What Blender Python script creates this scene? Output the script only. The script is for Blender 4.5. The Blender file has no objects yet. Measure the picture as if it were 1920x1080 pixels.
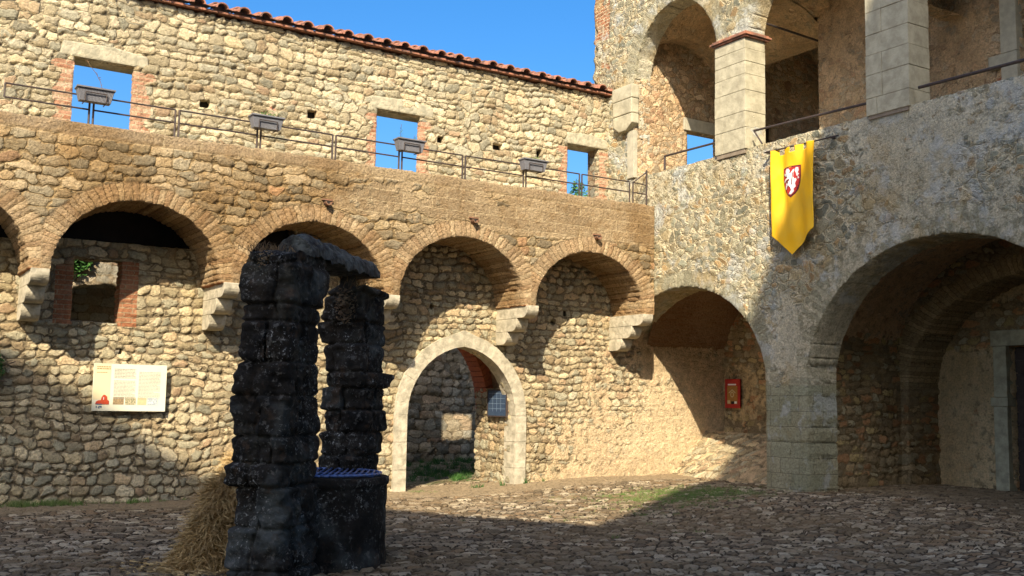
import bpy, math, random
import numpy as np
from mathutils import Vector, Matrix
random.seed(7)
SC = bpy.context.scene
COL = SC.collection
R = math.radians

# ------------------------------------------------------------------ noise
def _h(ix, iy, iz, seed):
    n = (ix*374761393 + iy*668265263 + iz*2147483647 + seed*974634777) & 0xffffffff
    n = ((n ^ (n >> 13))*1274126177) & 0xffffffff
    n = ((n ^ (n >> 16))*2246822519) & 0xffffffff
    return ((n ^ (n >> 15)) & 0xffffff)/float(0xffffff)
def vnoise(x, y, z=0.0, seed=0):
    x = np.asarray(x, float); y = np.asarray(y, float); z = np.asarray(z, float) + 0*x
    fx, fy, fz = np.floor(x), np.floor(y), np.floor(z)
    ix, iy, iz = fx.astype(np.int64), fy.astype(np.int64), fz.astype(np.int64)
    a, b, c = x-fx, y-fy, z-fz
    a = a*a*(3-2*a); b = b*b*(3-2*b); c = c*c*(3-2*c)
    r = 0
    for dx in (0, 1):
        for dy in (0, 1):
            for dz in (0, 1):
                r = r + _h(ix+dx, iy+dy, iz+dz, seed)*(a if dx else 1-a)*(b if dy else 1-b)*(c if dz else 1-c)
    return r
def fnoise(x, y, z=0.0, seed=0, oct=3):
    r = 0; a = 1; s = 0
    for k in range(oct):
        r = r + a*vnoise(np.asarray(x)*2**k, np.asarray(y)*2**k, np.asarray(z)*2**k, seed+k); s += a; a *= .5
    return r/s
def sstep(x, a, b):
    t = np.clip((x-a)/(b-a), 0, 1); return t*t*(3-2*t)

# ------------------------------------------------------------------ node helper
class NT:
    def __init__(s, name):
        s.m = bpy.data.materials.new(name); s.m.use_nodes = True
        s.t = s.m.node_tree; s.t.nodes.clear()
        s.out = s.t.nodes.new('ShaderNodeOutputMaterial')
    def n(s, typ, **kw):
        x = s.t.nodes.new(typ)
        for k, v in kw.items(): setattr(x, k, v)
        return x
    def l(s, a, b): s.t.links.new(a, b)
    def put(s, sock, v):
        if isinstance(v, bpy.types.NodeSocket): s.l(v, sock)
        elif v is not None:
            if isinstance(v, (tuple, list)) and len(v) == 3 and sock.type == 'RGBA': v = (*v, 1)
            sock.default_value = v
    def math(s, op, a, b=None, c=None, clamp=False):
        x = s.n('ShaderNodeMath', operation=op); x.use_clamp = clamp
        s.put(x.inputs[0], a); s.put(x.inputs[1], b)
        if c is not None: s.put(x.inputs[2], c)
        return x.outputs[0]
    def vm(s, op, a, b=None, sc=None):
        x = s.n('ShaderNodeVectorMath', operation=op)
        s.put(x.inputs[0], a)
        if b is not None: s.put(x.inputs[1], b)
        if sc is not None: s.put(x.inputs['Scale'], sc)
        return x.outputs[0]
    def smooth(s, v, a, b, lo=0.0, hi=1.0):
        x = s.n('ShaderNodeMapRange', interpolation_type='SMOOTHSTEP')
        s.put(x.inputs[0], v); s.put(x.inputs[1], a); s.put(x.inputs[2], b); s.put(x.inputs[3], lo); s.put(x.inputs[4], hi)
        return x.outputs[0]
    def noise(s, vec, scale, detail=2, rough=.55, col=False):
        x = s.n('ShaderNodeTexNoise'); s.put(x.inputs['Vector'], vec)
        x.inputs['Scale'].default_value = scale; x.inputs['Detail'].default_value = detail; x.inputs['Roughness'].default_value = rough
        return x.outputs['Color' if col else 'Fac']
    def mixc(s, f, a, b, blend='MIX'):
        x = s.n('ShaderNodeMix', data_type='RGBA', blend_type=blend)
        s.put(x.inputs[0], f); s.put(x.inputs[6], a); s.put(x.inputs[7], b)
        return x.outputs[2]
    def mixf(s, f, a, b):
        x = s.n('ShaderNodeMix', data_type='FLOAT')
        s.put(x.inputs[0], f); s.put(x.inputs[2], a); s.put(x.inputs[3], b)
        return x.outputs[0]
    def ramp(s, f, stops, interp='LINEAR'):
        x = s.n('ShaderNodeValToRGB'); s.put(x.inputs[0], f)
        cr = x.color_ramp; cr.interpolation = interp
        while len(cr.elements) < len(stops): cr.elements.new(.5)
        for e, (p, c) in zip(cr.elements, stops): e.position = p; e.color = (*c, 1)
        return x.outputs[0]
    def pal(s, f, cols):
        n = len(cols)
        return s.ramp(f, [((i)/(n), c) for i, c in enumerate(cols)], 'CONSTANT')
    def finish(s, color, rough=.9, height=None, scale=1.0, bump=None, spec=.25, disp=False, **kw):
        p = s.n('ShaderNodeBsdfPrincipled')
        s.put(p.inputs['Base Color'], color); s.put(p.inputs['Roughness'], rough)
        p.inputs['Specular IOR Level'].default_value = spec
        for k, v in kw.items(): s.put(p.inputs[k], v)
        if bump is not None:
            b = s.n('ShaderNodeBump'); b.inputs['Distance'].default_value = bump[1]; b.inputs['Strength'].default_value = 1
            s.l(bump[0], b.inputs['Height']); s.l(b.outputs[0], p.inputs['Normal'])
        s.l(p.outputs[0], s.out.inputs[0])
        if disp:
            d = s.n('ShaderNodeDisplacement'); s.l(height, d.inputs['Height']); d.inputs['Midlevel'].default_value = 0; d.inputs['Scale'].default_value = scale
            s.l(d.outputs[0], s.out.inputs['Displacement']); s.m.displacement_method = 'DISPLACEMENT'
        return s.m

def masonry(name, scale=3.6, zk=1.7, warp=.16, pal=None, mortar=(.42, .34, .23), depth=.035, plaster=(.46, .37, .26),
            brick=((.42, .17, .09), (.50, .25, .15)), ashlar=((.40, .37, .28), (.48, .43, .32)), ash_size=(.55, .27),
            ring=((.38, .30, .19), (.47, .37, .24)), base_plaster=0.0, tint=(1, 1, 1), stain=(.55, .45, .33), stain_amt=.5,
            brick_size=(.25, .075), gap=.05, rnd=.85, grime=None, lich=0.0, ring_size=.085, course=.75, rowh=.18, cw=.30, bumpk=1.0, ashm=None, edgeb=.35, crev=.6):
    if pal is None:
        pal = [(.40, .35, .24), (.47, .39, .27), (.35, .33, .25), (.50, .42, .29), (.42, .33, .21), (.44, .40, .31), (.33, .29, .21), (.46, .31, .18), (.52, .45, .33)]
    t = NT(name)
    pos = t.n('ShaderNodeNewGeometry').outputs['Position']
    za = t.n('ShaderNodeAttribute', attribute_name='zone').outputs['Vector']
    ra = t.n('ShaderNodeAttribute', attribute_name='ring').outputs['Vector']
    amp = t.n('ShaderNodeAttribute', attribute_name='amp').outputs['Fac']
    zs = t.n('ShaderNodeSeparateXYZ'); t.l(za, zs.inputs[0])
    rs = t.n('ShaderNodeSeparateXYZ'); t.l(ra, rs.inputs[0])
    ncol = t.noise(pos, 1.9, 2, col=True)
    w0 = t.vm('SCALE', t.vm('SUBTRACT', ncol, (.5, .5, .5)), sc=warp*2)
    wf = t.vm('SCALE', t.vm('SUBTRACT', t.noise(pos, 9, 1, col=True), (.5, .5, .5)), sc=.07)
    fine = t.noise(pos, 30, 4, .65)
    mid = t.noise(pos, 7, 3, .6)
    big = t.noise(pos, .55, 3, .6)
    # rubble
    pw = t.vm('ADD', t.vm('ADD', pos, w0), wf)
    pv = t.vm('MULTIPLY', pw, (scale, scale, scale*zk))
    v1 = t.n('ShaderNodeTexVoronoi', voronoi_dimensions='3D', feature='F1'); t.l(pv, v1.inputs['Vector']); v1.inputs['Scale'].default_value = 1; v1.inputs['Randomness'].default_value = rnd
    v2 = t.n('ShaderNodeTexVoronoi', voronoi_dimensions='3D', feature='DISTANCE_TO_EDGE'); t.l(pv, v2.inputs['Vector']); v2.inputs['Scale'].default_value = 1; v2.inputs['Randomness'].default_value = rnd
    ed = v2.outputs['Distance']
    cs = t.n('ShaderNodeSeparateColor'); t.l(v1.outputs['Color'], cs.inputs[0])
    # roughly coursed stones: random course heights, random widths in each course, rounded corners
    cp = t.n('ShaderNodeSeparateXYZ'); t.l(t.vm('ADD', pos, t.vm('ADD', t.vm('SCALE', t.vm('SUBTRACT', t.noise(pos, .9, 3, col=True), (.5, .5, .5)), sc=.42), t.vm('SCALE', wf, sc=1.3))), cp.inputs[0])
    def vor1(wv, feat, r):
        q = t.n('ShaderNodeTexVoronoi', voronoi_dimensions='1D', feature=feat); t.l(wv, q.inputs['W']); q.inputs['Scale'].default_value = 1; q.inputs['Randomness'].default_value = r; return q
    zr = t.math('DIVIDE', cp.outputs[2], rowh)
    r1 = vor1(zr, 'F1', .9); r2 = vor1(zr, 'DISTANCE_TO_EDGE', .9)
    rid = t.n('ShaderNodeSeparateColor'); t.l(r1.outputs['Color'], rid.inputs[0])
    ux = t.math('MULTIPLY_ADD', rid.outputs[0], 57.3, t.math('DIVIDE', t.math('ADD', cp.outputs[0], cp.outputs[1]), cw))
    c1 = vor1(ux, 'F1', .95); c2 = vor1(ux, 'DISTANCE_TO_EDGE', .95)
    dz_ = t.math('MULTIPLY', r2.outputs['Distance'], rowh/.075, clamp=True); dx_ = t.math('MULTIPLY', c2.outputs['Distance'], cw/.085, clamp=True)
    iz = t.math('POWER', t.math('SUBTRACT', 1, dz_), 2.6); ix = t.math('POWER', t.math('SUBTRACT', 1, dx_), 2.6)
    rd = t.math('SUBTRACT', 1, t.math('POWER', t.math('ADD', iz, ix), 1/2.6), clamp=True)   # 0 at the joint, 1 inside
    csc = t.n('ShaderNodeSeparateColor'); t.l(c1.outputs['Color'], csc.inputs[0])
    useC = t.smooth(t.noise(pos, .8, 2), 1-course-.02, 1-course+.02) if 0 < course < 1 else float(course)
    edn = t.mixf(useC, t.math('MULTIPLY', ed, 3.2, clamp=True), rd)
    ida = t.mixf(useC, cs.outputs[0], csc.outputs[0]); idb = t.mixf(useC, cs.outputs[1], csc.outputs[1]); idc = t.mixf(useC, cs.outputs[2], csc.outputs[2])
    stone = t.smooth(edn, gap*2.0, gap*5.0)
    hR = t.math('MULTIPLY', t.smooth(edn, .0, .30), t.math('MULTIPLY_ADD', idb, .65, .5))
    hR = t.math('MULTIPLY_ADD', mid, .26, hR)
    cR = t.pal(ida, pal)
    cR = t.mixc(1, cR, t.ramp(idc, [(0, (.66, .66, .66)), (1, (1.26, 1.26, 1.26))]), 'MULTIPLY')
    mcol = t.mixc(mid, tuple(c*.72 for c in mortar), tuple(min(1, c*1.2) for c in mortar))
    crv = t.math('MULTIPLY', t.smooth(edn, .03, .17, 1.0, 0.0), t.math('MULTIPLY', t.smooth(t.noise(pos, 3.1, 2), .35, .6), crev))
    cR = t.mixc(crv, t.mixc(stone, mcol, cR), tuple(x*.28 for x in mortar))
    # uv for bricks
    sp = t.n('ShaderNodeSeparateXYZ'); t.l(t.vm('ADD', pos, wf), sp.inputs[0])
    t.l(t.vm('ADD', pos, t.vm('SCALE', wf, sc=.22)), sp.inputs[0]); cb = t.n('ShaderNodeCombineXYZ'); t.l(t.math('ADD', sp.outputs[0], sp.outputs[1]), cb.inputs[0]); t.l(sp.outputs[2], cb.inputs[1])
    def bricktex(vec, size, c1, c2, mort, m, off=.5):
        b = t.n('ShaderNodeTexBrick'); t.l(vec, b.inputs['Vector']); b.inputs['Scale'].default_value = 1
        b.offset = off; b.squash = 1
        b.inputs['Brick Width'].default_value = size[0]; b.inputs['Row Height'].default_value = size[1]
        b.inputs['Mortar Size'].default_value = mort; b.inputs['Mortar Smooth'].default_value = .6
        t.put(b.inputs['Color1'], c1); t.put(b.inputs['Color2'], c2); t.put(b.inputs['Mortar'], m)
        return b.outputs['Color'], b.outputs['Fac']
    bc, bf = bricktex(cb.outputs[0], brick_size, brick[0], brick[1], .009, mortar)
    ac, af = bricktex(cb.outputs[0], ash_size, ashlar[0], ashlar[1], .008, ashm or tuple(c*.72 for c in mortar))
    rw = t.math('DIVIDE', t.math('MULTIPLY_ADD', mid, .06, rs.outputs[0]), ring_size)
    k1 = vor1(rw, 'F1', .7); k2 = vor1(rw, 'DISTANCE_TO_EDGE', .7)
    ks = t.n('ShaderNodeSeparateColor'); t.l(k1.outputs['Color'], ks.inputs[0])
    sof = t.math('GREATER_THAN', rs.outputs[1], .36)
    ub = t.math('MULTIPLY_ADD', ks.outputs[1], 9.7, t.math('DIVIDE', rs.outputs[1], .34)); k3 = vor1(ub, 'DISTANCE_TO_EDGE', .7)
    ke = t.math('MINIMUM', t.math('MULTIPLY', k2.outputs['Distance'], 5, clamp=True), t.math('MAXIMUM', t.math('MULTIPLY', k3.outputs['Distance'], 14, clamp=True), t.math('SUBTRACT', 1, sof)))
    rc = t.mixc(t.smooth(ke, .10, .45), tuple(c*.55 for c in mortar), t.mixc(1, t.mixc(ks.outputs[0], ring[0], ring[1]), t.ramp(ks.outputs[2], [(0, (.8, .8, .8)), (1, (1.2, 1.2, 1.2))]), 'MULTIPLY'))
    rf = t.math('SUBTRACT', 1, t.smooth(ke, 0, .7))
    jit = t.math('MULTIPLY', t.math('SUBTRACT', mid, .5), 1.1)
    wB = t.smooth(t.math('ADD', zs.outputs[0], jit), .42, .58)
    wP = t.smooth(t.math('ADD', t.math('ADD', zs.outputs[1], base_plaster), t.math('ADD', jit, t.math('MULTIPLY', t.math('SUBTRACT', big, .5), .9))), .40, .60)
    wA = t.smooth(t.math('ADD', zs.outputs[2], t.math('MULTIPLY', jit, .4)), .45, .55)
    wR = rs.outputs[2]
    pc = t.mixc(t.smooth(mid, .3, .7), tuple(c*.75 for c in plaster), tuple(c*1.15 for c in plaster))
    c = t.mixc(wA, cR, ac); h = t.mixf(wA, hR, t.math('MULTIPLY_ADD', t.math('SUBTRACT', 1, af), .7, t.math('MULTIPLY', mid, .3)))
    c = t.mixc(wB, c, bc); h = t.mixf(wB, h, t.math('MULTIPLY_ADD', t.math('SUBTRACT', 1, bf), .6, t.math('MULTIPLY', mid, .3)))
    c = t.mixc(wR, c, rc); h = t.mixf(wR, h, t.math('MULTIPLY_ADD', t.math('SUBTRACT', 1, rf), .7, t.math('MULTIPLY', mid, .4)))
    # plaster keeps stones faintly showing
    c = t.mixc(wP, c, t.mixc(.12, pc, c)); h = t.mixf(wP, h, t.math('ADD', t.math('MULTIPLY', h, .2), t.math('MULTIPLY_ADD', mid, .5, .35)))
    # weathering
    st = t.smooth(t.math('ADD', t.math('MULTIPLY', big, .7), t.math('MULTIPLY', mid, .3)), .42, .62)
    c = t.mixc(t.math('MULTIPLY', st, stain_amt), c, t.mixc(1, c, stain, 'MULTIPLY'))
    c = t.mixc(1, c, t.ramp(fine, [(.25, (.62, .60, .56)), (.5, (1, 1, 1)), (.75, (1.3, 1.28, 1.22))]), 'MULTIPLY')
    pits = t.smooth(t.noise(pos, 16, 3, .7), .30, .38)
    c = t.mixc(t.math('MULTIPLY', t.math('SUBTRACT', 1, pits), .55), c, tuple(x*.3 for x in mortar))
    if grime:
        g = t.smooth(t.noise(pos, grime[1], 4, .7), .38, .62)
        c = t.mixc(t.math('MULTIPLY', g, grime[2]), c, grime[0])
    if lich:
        g = t.smooth(t.noise(pos, 1.5, 6, .68), .52, .62)
        c = t.mixc(t.math('MULTIPLY', g, lich*.75), c, t.mixc(mid, (.42, .45, .50), (.74, .76, .78)))
        c = t.mixc(t.math('MULTIPLY', t.smooth(t.noise(pos, .9, 4, .6), .56, .66), .5), c, (.52, .38, .20))
    c = t.mixc(1, c, tint, 'MULTIPLY')
    h = t.math('MULTIPLY_ADD', fine, .28, h)
    h = t.math('SUBTRACT', h, t.math('MULTIPLY', t.math('SUBTRACT', 1, pits), .35))
    h = t.math('MULTIPLY', t.math('SUBTRACT', h, .62), amp)
    rough_b = t.noise(pos, 13, 5, .8)
    if edgeb:
        clear = t.math('SUBTRACT', 1, t.math('MAXIMUM', wP, t.math('MAXIMUM', wA, t.math('MAXIMUM', wB, wR))), clamp=True)
        rough_b = t.math('ADD', rough_b, t.math('MULTIPLY', t.math('MULTIPLY', t.smooth(edn, 0, .22), clear), edgeb))
    return t.finish(c, .92, height=h, scale=depth, disp=True, spec=.15, bump=(rough_b, .085*bumpk))

def simple(name, c1, c2=None, scale=8, rough=.8, bump=.004, metal=0, spec=.3, detail=4, **kw):
    t = NT(name); pos = t.n('ShaderNodeNewGeometry').outputs['Position']
    nz = t.noise(pos, scale, detail, .65)
    c = t.mixc(t.smooth(nz, .3, .7), c1, c2 or tuple(x*.7 for x in c1))
    return t.finish(c, rough, bump=(nz, bump) if bump else None, spec=spec, Metallic=metal, **kw)

# ------------------------------------------------------------------ scene helpers
def tag(o, label=None, cat=None, group=None, kind=None):
    if label: o['label'] = label
    if cat: o['category'] = cat
    if group: o['group'] = group
    if kind: o['kind'] = kind
    return o
def empty(name, loc, label, cat, group=None):
    o = bpy.data.objects.new(name, None); o.empty_display_size = .3
    o.location = loc; COL.objects.link(o)
    o['_o'] = (float(loc[0]), float(loc[1]), float(loc[2]))
    return tag(o, label, cat, group)
def origin(o):
    while o is not None:
        if '_o' in o: return np.array(o['_o'][:])
        o = o.parent
    return np.zeros(3)
def mk(name, V, F, mat, parent=None, amp=None, zone=None, ring=None, smooth=False, mats=None, fm=None):
    V = np.asarray(V, float).reshape(-1, 3)
    L = origin(parent)
    me = bpy.data.meshes.new(name)
    me.vertices.add(len(V)); me.vertices.foreach_set('co', (V-L).astype(np.float32).ravel())
    if isinstance(F, np.ndarray):
        F = [F]
    if len(F) and isinstance(F[0], np.ndarray):
        idx = np.concatenate([f.ravel() for f in F]); tot = np.concatenate([np.full(len(f), f.shape[1]) for f in F])
    else:
        idx = np.array([i for f in F for i in f]); tot = np.array([len(f) for f in F])
    me.loops.add(len(idx)); me.loops.foreach_set('vertex_index', idx.astype(np.int32))
    me.polygons.add(len(tot)); st = np.concatenate([[0], np.cumsum(tot)[:-1]])
    me.polygons.foreach_set('loop_start', st.astype(np.int32)); me.polygons.foreach_set('loop_total', tot.astype(np.int32))
    for m in (mats or [mat]): me.materials.append(m)
    if fm is not None: me.polygons.foreach_set('material_index', np.asarray(fm, np.int32))
    me.polygons.foreach_set('use_smooth', np.full(len(tot), bool(smooth)))
    me.update(calc_edges=True); me.validate()
    n = len(V)
    a = me.attributes.new('amp', 'FLOAT', 'POINT'); a.data.foreach_set('value', (np.ones(n) if amp is None else (np.zeros(n)+amp)).astype(np.float32))
    for nm, d in (('zone', zone), ('ring', ring)):
        if d is not None:
            a = me.attributes.new(nm, 'FLOAT_VECTOR', 'POINT'); a.data.foreach_set('vector', np.asarray(d, np.float32).ravel())
    o = bpy.data.objects.new(name, me); COL.objects.link(o)
    if parent is not None: o.parent = parent
    return o

class MB:
    def __init__(s): s.V = []; s.F = []
    def add(s, V, F):
        b = len(s.V); s.V += [tuple(v) for v in V]; s.F += [tuple(i+b for i in f) for f in F]
    def box(s, a, b, M=None, bev=0):
        x0, y0, z0 = a; x1, y1, z1 = b
        V = [(x, y, z) for x in (x0, x1) for y in (y0, y1) for z in (z0, z1)]
        if M is not None: V = [tuple(M @ Vector(v)) for v in V]
        s.add(V, [(0, 1, 3, 2), (4, 6, 7, 5), (0, 4, 5, 1), (2, 3, 7, 6), (0, 2, 6, 4), (1, 5, 7, 3)])
    def prism(s, poly, axis, a, b):
        # poly in the two other axes
        n = len(poly)
        def P(p, q):
            if axis == 'x': return (q, p[0], p[1])
            if axis == 'y': return (p[0], q, p[1])
            return (p[0], p[1], q)
        V = [P(p, a) for p in poly]+[P(p, b) for p in poly]
        s.add(V, [tuple(range(n)), tuple(range(2*n-1, n-1, -1))]+[(i, i+n, (i+1) % n+n, (i+1) % n) for i in range(n)])
    def tube(s, p, q, r, n=8, r2=None):
        p = Vector(p); q = Vector(q); d = (q-p).normalized(); r2 = r if r2 is None else r2
        a = d.orthogonal().normalized(); b = d.cross(a)
        V = []
        for c, rr in ((p, r), (q, r2)):
            for k in range(n):
                t = 2*math.pi*k/n; V.append(c+a*math.cos(t)*rr+b*math.sin(t)*rr)
        s.add(V, [(k, (k+1) % n, (k+1) % n+n, k+n) for k in range(n)]+[tuple(range(n-1, -1, -1)), tuple(range(n, 2*n))])
    def path(s, pts, r, n=8):
        for p, q in zip(pts[:-1], pts[1:]): s.tube(p, q, r, n)
    def build(s, name, mat, parent=None, smooth=False, bevel=0, **kw):
        o = mk(name, s.V, s.F, mat, parent, smooth=smooth, **kw)
        import bmesh
        bm = bmesh.new(); bm.from_mesh(o.data); bmesh.ops.recalc_face_normals(bm, faces=bm.faces)
        if bevel: bmesh.ops.bevel(bm, geom=list(bm.edges), offset=bevel, segments=2, affect='EDGES', profile=.6)
        bm.to_mesh(o.data); bm.free()
        return o

def sheet(name, parent, mat, O, U, N, u0, u1, v0, v1, h, sdf=None, depth=0.0, outer=(), arcs=(), zone=None, rag=.012,
          ringw=.34, dstep=.07, soffring=True, seed=0, ringrag=.25, rev_zone=None):
    """dense masonry sheet with holes; the boundary of each hole is drawn back as a reveal"""
    O = np.array(O, float); U = np.array(U, float); N = np.array(N, float); Vd = np.array([0, 0, 1.])
    nu = int(round((u1-u0)/h))+1; nv = int(round((v1-v0)/h))+1
    uu, vv = np.meshgrid(np.linspace(u0, u1, nu), np.linspace(v0, v1, nv), indexing='ij')
    uu = uu.ravel(); vv = vv.ravel()
    if sdf is None: fs = lambda u, v: np.full_like(u, 9.)
    else: fs = lambda u, v: sdf(u, v)+(fnoise(u*9, v*9, 0, seed, 2)-.5)*2*rag
    F = fs(uu, vv); e = 1e-3
    near = np.abs(F) < .75*h
    on_edge = (np.abs(uu-u0) < 1e-6) | (np.abs(uu-u1) < 1e-6) | (np.abs(vv-v0) < 1e-6) | (np.abs(vv-v1) < 1e-6)
    for it in range(2):
        un, vn = uu[near], vv[near]
        f = fs(un, vn)
        gu = (fs(un+e, vn)-fs(un-e, vn))/(2*e); gv = (fs(un, vn+e)-fs(un, vn-e))/(2*e)
        g2 = np.maximum(gu*gu+gv*gv, .3)
        du = -f*gu/g2; dv = -f*gv/g2
        oe = on_edge[near]
        eu = (np.abs(un-u0) < 1e-6) | (np.abs(un-u1) < 1e-6); ev = (np.abs(vn-v0) < 1e-6) | (np.abs(vn-v1) < 1e-6)
        du[eu] = 0; dv[ev] = 0
        uu[near] = un+np.clip(du, -h*.8, h*.8); vv[near] = vn+np.clip(dv, -h*.8, h*.8)
    F2 = np.where(near, 0.0, F)
    idx = np.arange(nu*nv).reshape(nu, nv)
    q = np.stack([idx[:-1, :-1].ravel(), idx[1:, :-1].ravel(), idx[1:, 1:].ravel(), idx[:-1, 1:].ravel()], 1)
    ok = F2[q] >= 0; cnt = ok.sum(1)
    ctr = fs(uu[q].mean(1), vv[q].mean(1))
    allsnap = near[q].all(1)
    full = (cnt == 4) & ~(allsnap & (ctr < 0))
    quads = q[full]
    t3 = (cnt == 3)
    qq = q[t3]; oo = ok[t3]; tris = []
    for k in range(4):
        m = ~oo[:, k]
        tris.append(qq[m][:, [(k+1) % 4, (k+2) % 4, (k+3) % 4]])
    tris = np.concatenate(tris) if len(tris) else np.zeros((0, 3), int)
    if len(tris):
        c3 = fs(uu[tris].mean(1), vv[tris].mean(1)); tris = tris[c3 > -.2*h]
    if np.dot(np.cross(U, Vd), N) < 0:
        quads = quads[:, ::-1]; tris = tris[:, ::-1]
    # attributes
    ring = np.zeros((len(uu), 3)); ring[:, 1] = 9
    for (cu, cv, a, b, rw) in arcs:
        du = uu-cu; dv = vv-cv
        rho = np.sqrt((du/a)**2+(np.maximum(dv, 0)/b)**2)
        up = dv > 0
        ar = np.where(up, (rho-1)*np.minimum(a, b), np.abs(du)-a)
        au = np.where(up, np.arctan2(dv/b, du/a)*(a+b)/2, np.where(du > 0, dv, math.pi*(a+b)/2-dv))
        m = (ar < ring[:, 1]) & (ar > -.1)
        ragg = (vnoise(au*9, np.zeros_like(au), 0, seed+5)-.5)*ringrag*rw
        w = sstep(rw+ragg-ar, -.02, .02)*((dv > -.02) | (rw < 0))
        ring[m, 0] = au[m]; ring[m, 1] = ar[m]; ring[m, 2] = w[m]
    ring[:, 1] = np.clip(ring[:, 1], 0, 5)
    Z = np.zeros((len(uu), 3))
    if zone is not None: Z = np.stack([np.broadcast_to(np.asarray(k, float), uu.shape) for k in zone(uu, vv)], 1).copy()
    amp = sstep(np.where(near, 0, np.maximum(F, 0)), 0, .07) if sdf is not None else np.ones(len(uu))
    P = O+uu[:, None]*U+vv[:, None]*Vd
    faces = [quads, tris] if len(tris) else [quads]
    allV = [P]; allA = [amp]; allR = [ring]; allZ = [Z]; base = len(P)
    if depth > 0:
        E = [np.stack([quads[:, i], quads[:, (i+1) % 4]], 1) for i in range(4)]
        if len(tris): E += [np.stack([tris[:, i], tris[:, (i+1) % 3]], 1) for i in range(3)]
        E = np.concatenate(E); key = np.sort(E, 1); key = key[:, 0]*10**8+key[:, 1]
        _, inv, c = np.unique(key, return_inverse=True, return_counts=True)
        B = E[c[inv] == 1]
        def outerE(B):
            r = np.zeros(len(B), bool)
            sides = {'l': (uu, u0), 'r': (uu, u1), 'b': (vv, v0), 't': (vv, v1)}
            for k, (arr, val) in sides.items():
                on = (np.abs(arr[B[:, 0]]-val) < 1e-6) & (np.abs(arr[B[:, 1]]-val) < 1e-6)
                r |= on & (k not in outer)
            return r
        B = B[~outerE(B)]
        bv = np.unique(B); mp = -np.ones(len(uu), int); mp[bv] = np.arange(len(bv))
        nd = max(1, int(round(depth/dstep))); prev = bv.copy(); nb = len(bv)
        for k in range(1, nd+1):
            d = depth*k/nd
            PV = P[bv]-N*d
            allV.append(PV); r = ring[bv].copy(); r[:, 1] = d+.34
            has = ring[bv, 2] > .3
            r[:, 2] = np.where(has, 1.0 if soffring else 0., 0)
            allR.append(r)
            zz = Z[bv].copy()
            if rev_zone is not None: zz = np.stack([np.broadcast_to(np.asarray(kk, float), bv.shape) for kk in rev_zone(uu[bv], vv[bv])], 1).copy()
            allZ.append(zz); allA.append(np.full(nb, min(1, k*.5)))
            cur = base+(k-1)*nb+np.arange(nb)
            a0, a1 = prev[mp[B[:, 0]]], prev[mp[B[:, 1]]]; b0, b1 = cur[mp[B[:, 0]]], cur[mp[B[:, 1]]]
            faces.append(np.stack([a1, a0, b0, b1], 1)); prev = cur
    return mk(name, np.concatenate(allV), [f for f in faces if len(f)], mat, parent, amp=np.concatenate(allA), zone=np.concatenate(allZ), ring=np.concatenate(allR), smooth=True)

def surf(name, parent, mat, fn, nu, nv, zone=(0, 0, 0), flip=False, amp=1.0):
    a, b = np.meshgrid(np.linspace(0, 1, nu), np.linspace(0, 1, nv), indexing='ij')
    x, y, z = fn(a.ravel(), b.ravel()); idx = np.arange(nu*nv).reshape(nu, nv)
    q = np.stack([idx[:-1, :-1].ravel(), idx[1:, :-1].ravel(), idx[1:, 1:].ravel(), idx[:-1, 1:].ravel()], 1)
    if flip: q = q[:, ::-1]
    return mk(name, np.stack([x+0*a.ravel(), y+0*a.ravel(), z+0*a.ravel()], 1), q, mat, parent, amp=amp, zone=np.tile(np.array(zone, float), (nu*nv, 1)), smooth=True)

def rect(u, v, x0, x1, z0, z1):   # signed distance, negative inside the hole
    dx = np.maximum(x0-u, u-x1); dz = np.maximum(z0-v, v-z1)
    return np.where((dx > 0) & (dz > 0), np.hypot(np.maximum(dx, 0), np.maximum(dz, 0)), np.maximum(dx, dz))
def arch(u, v, cu, cv, a, b, bottom=-9.):
    du = u-cu; dv = v-cv
    k = np.hypot(du/a, dv/b)
    g = np.hypot(du/(a*a), dv/(b*b))+1e-9
    el = np.clip(k*(k-1)/g, -2, 9)
    dn = np.abs(du)-a
    d = np.where(dv > 0, el, dn)
    return np.maximum(d, bottom-v)
def holes(*fs):
    def f(u, v):
        r = None
        for k in fs:
            q = k(u, v); r = q if r is None else np.minimum(r, q)
        return r
    return f
def blob(u, v, cu, cv, ru, rv, s=0):
    return (np.sqrt(((u-cu)/ru)**2+((v-cv)/rv)**2)-1)*min(ru, rv)

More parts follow.
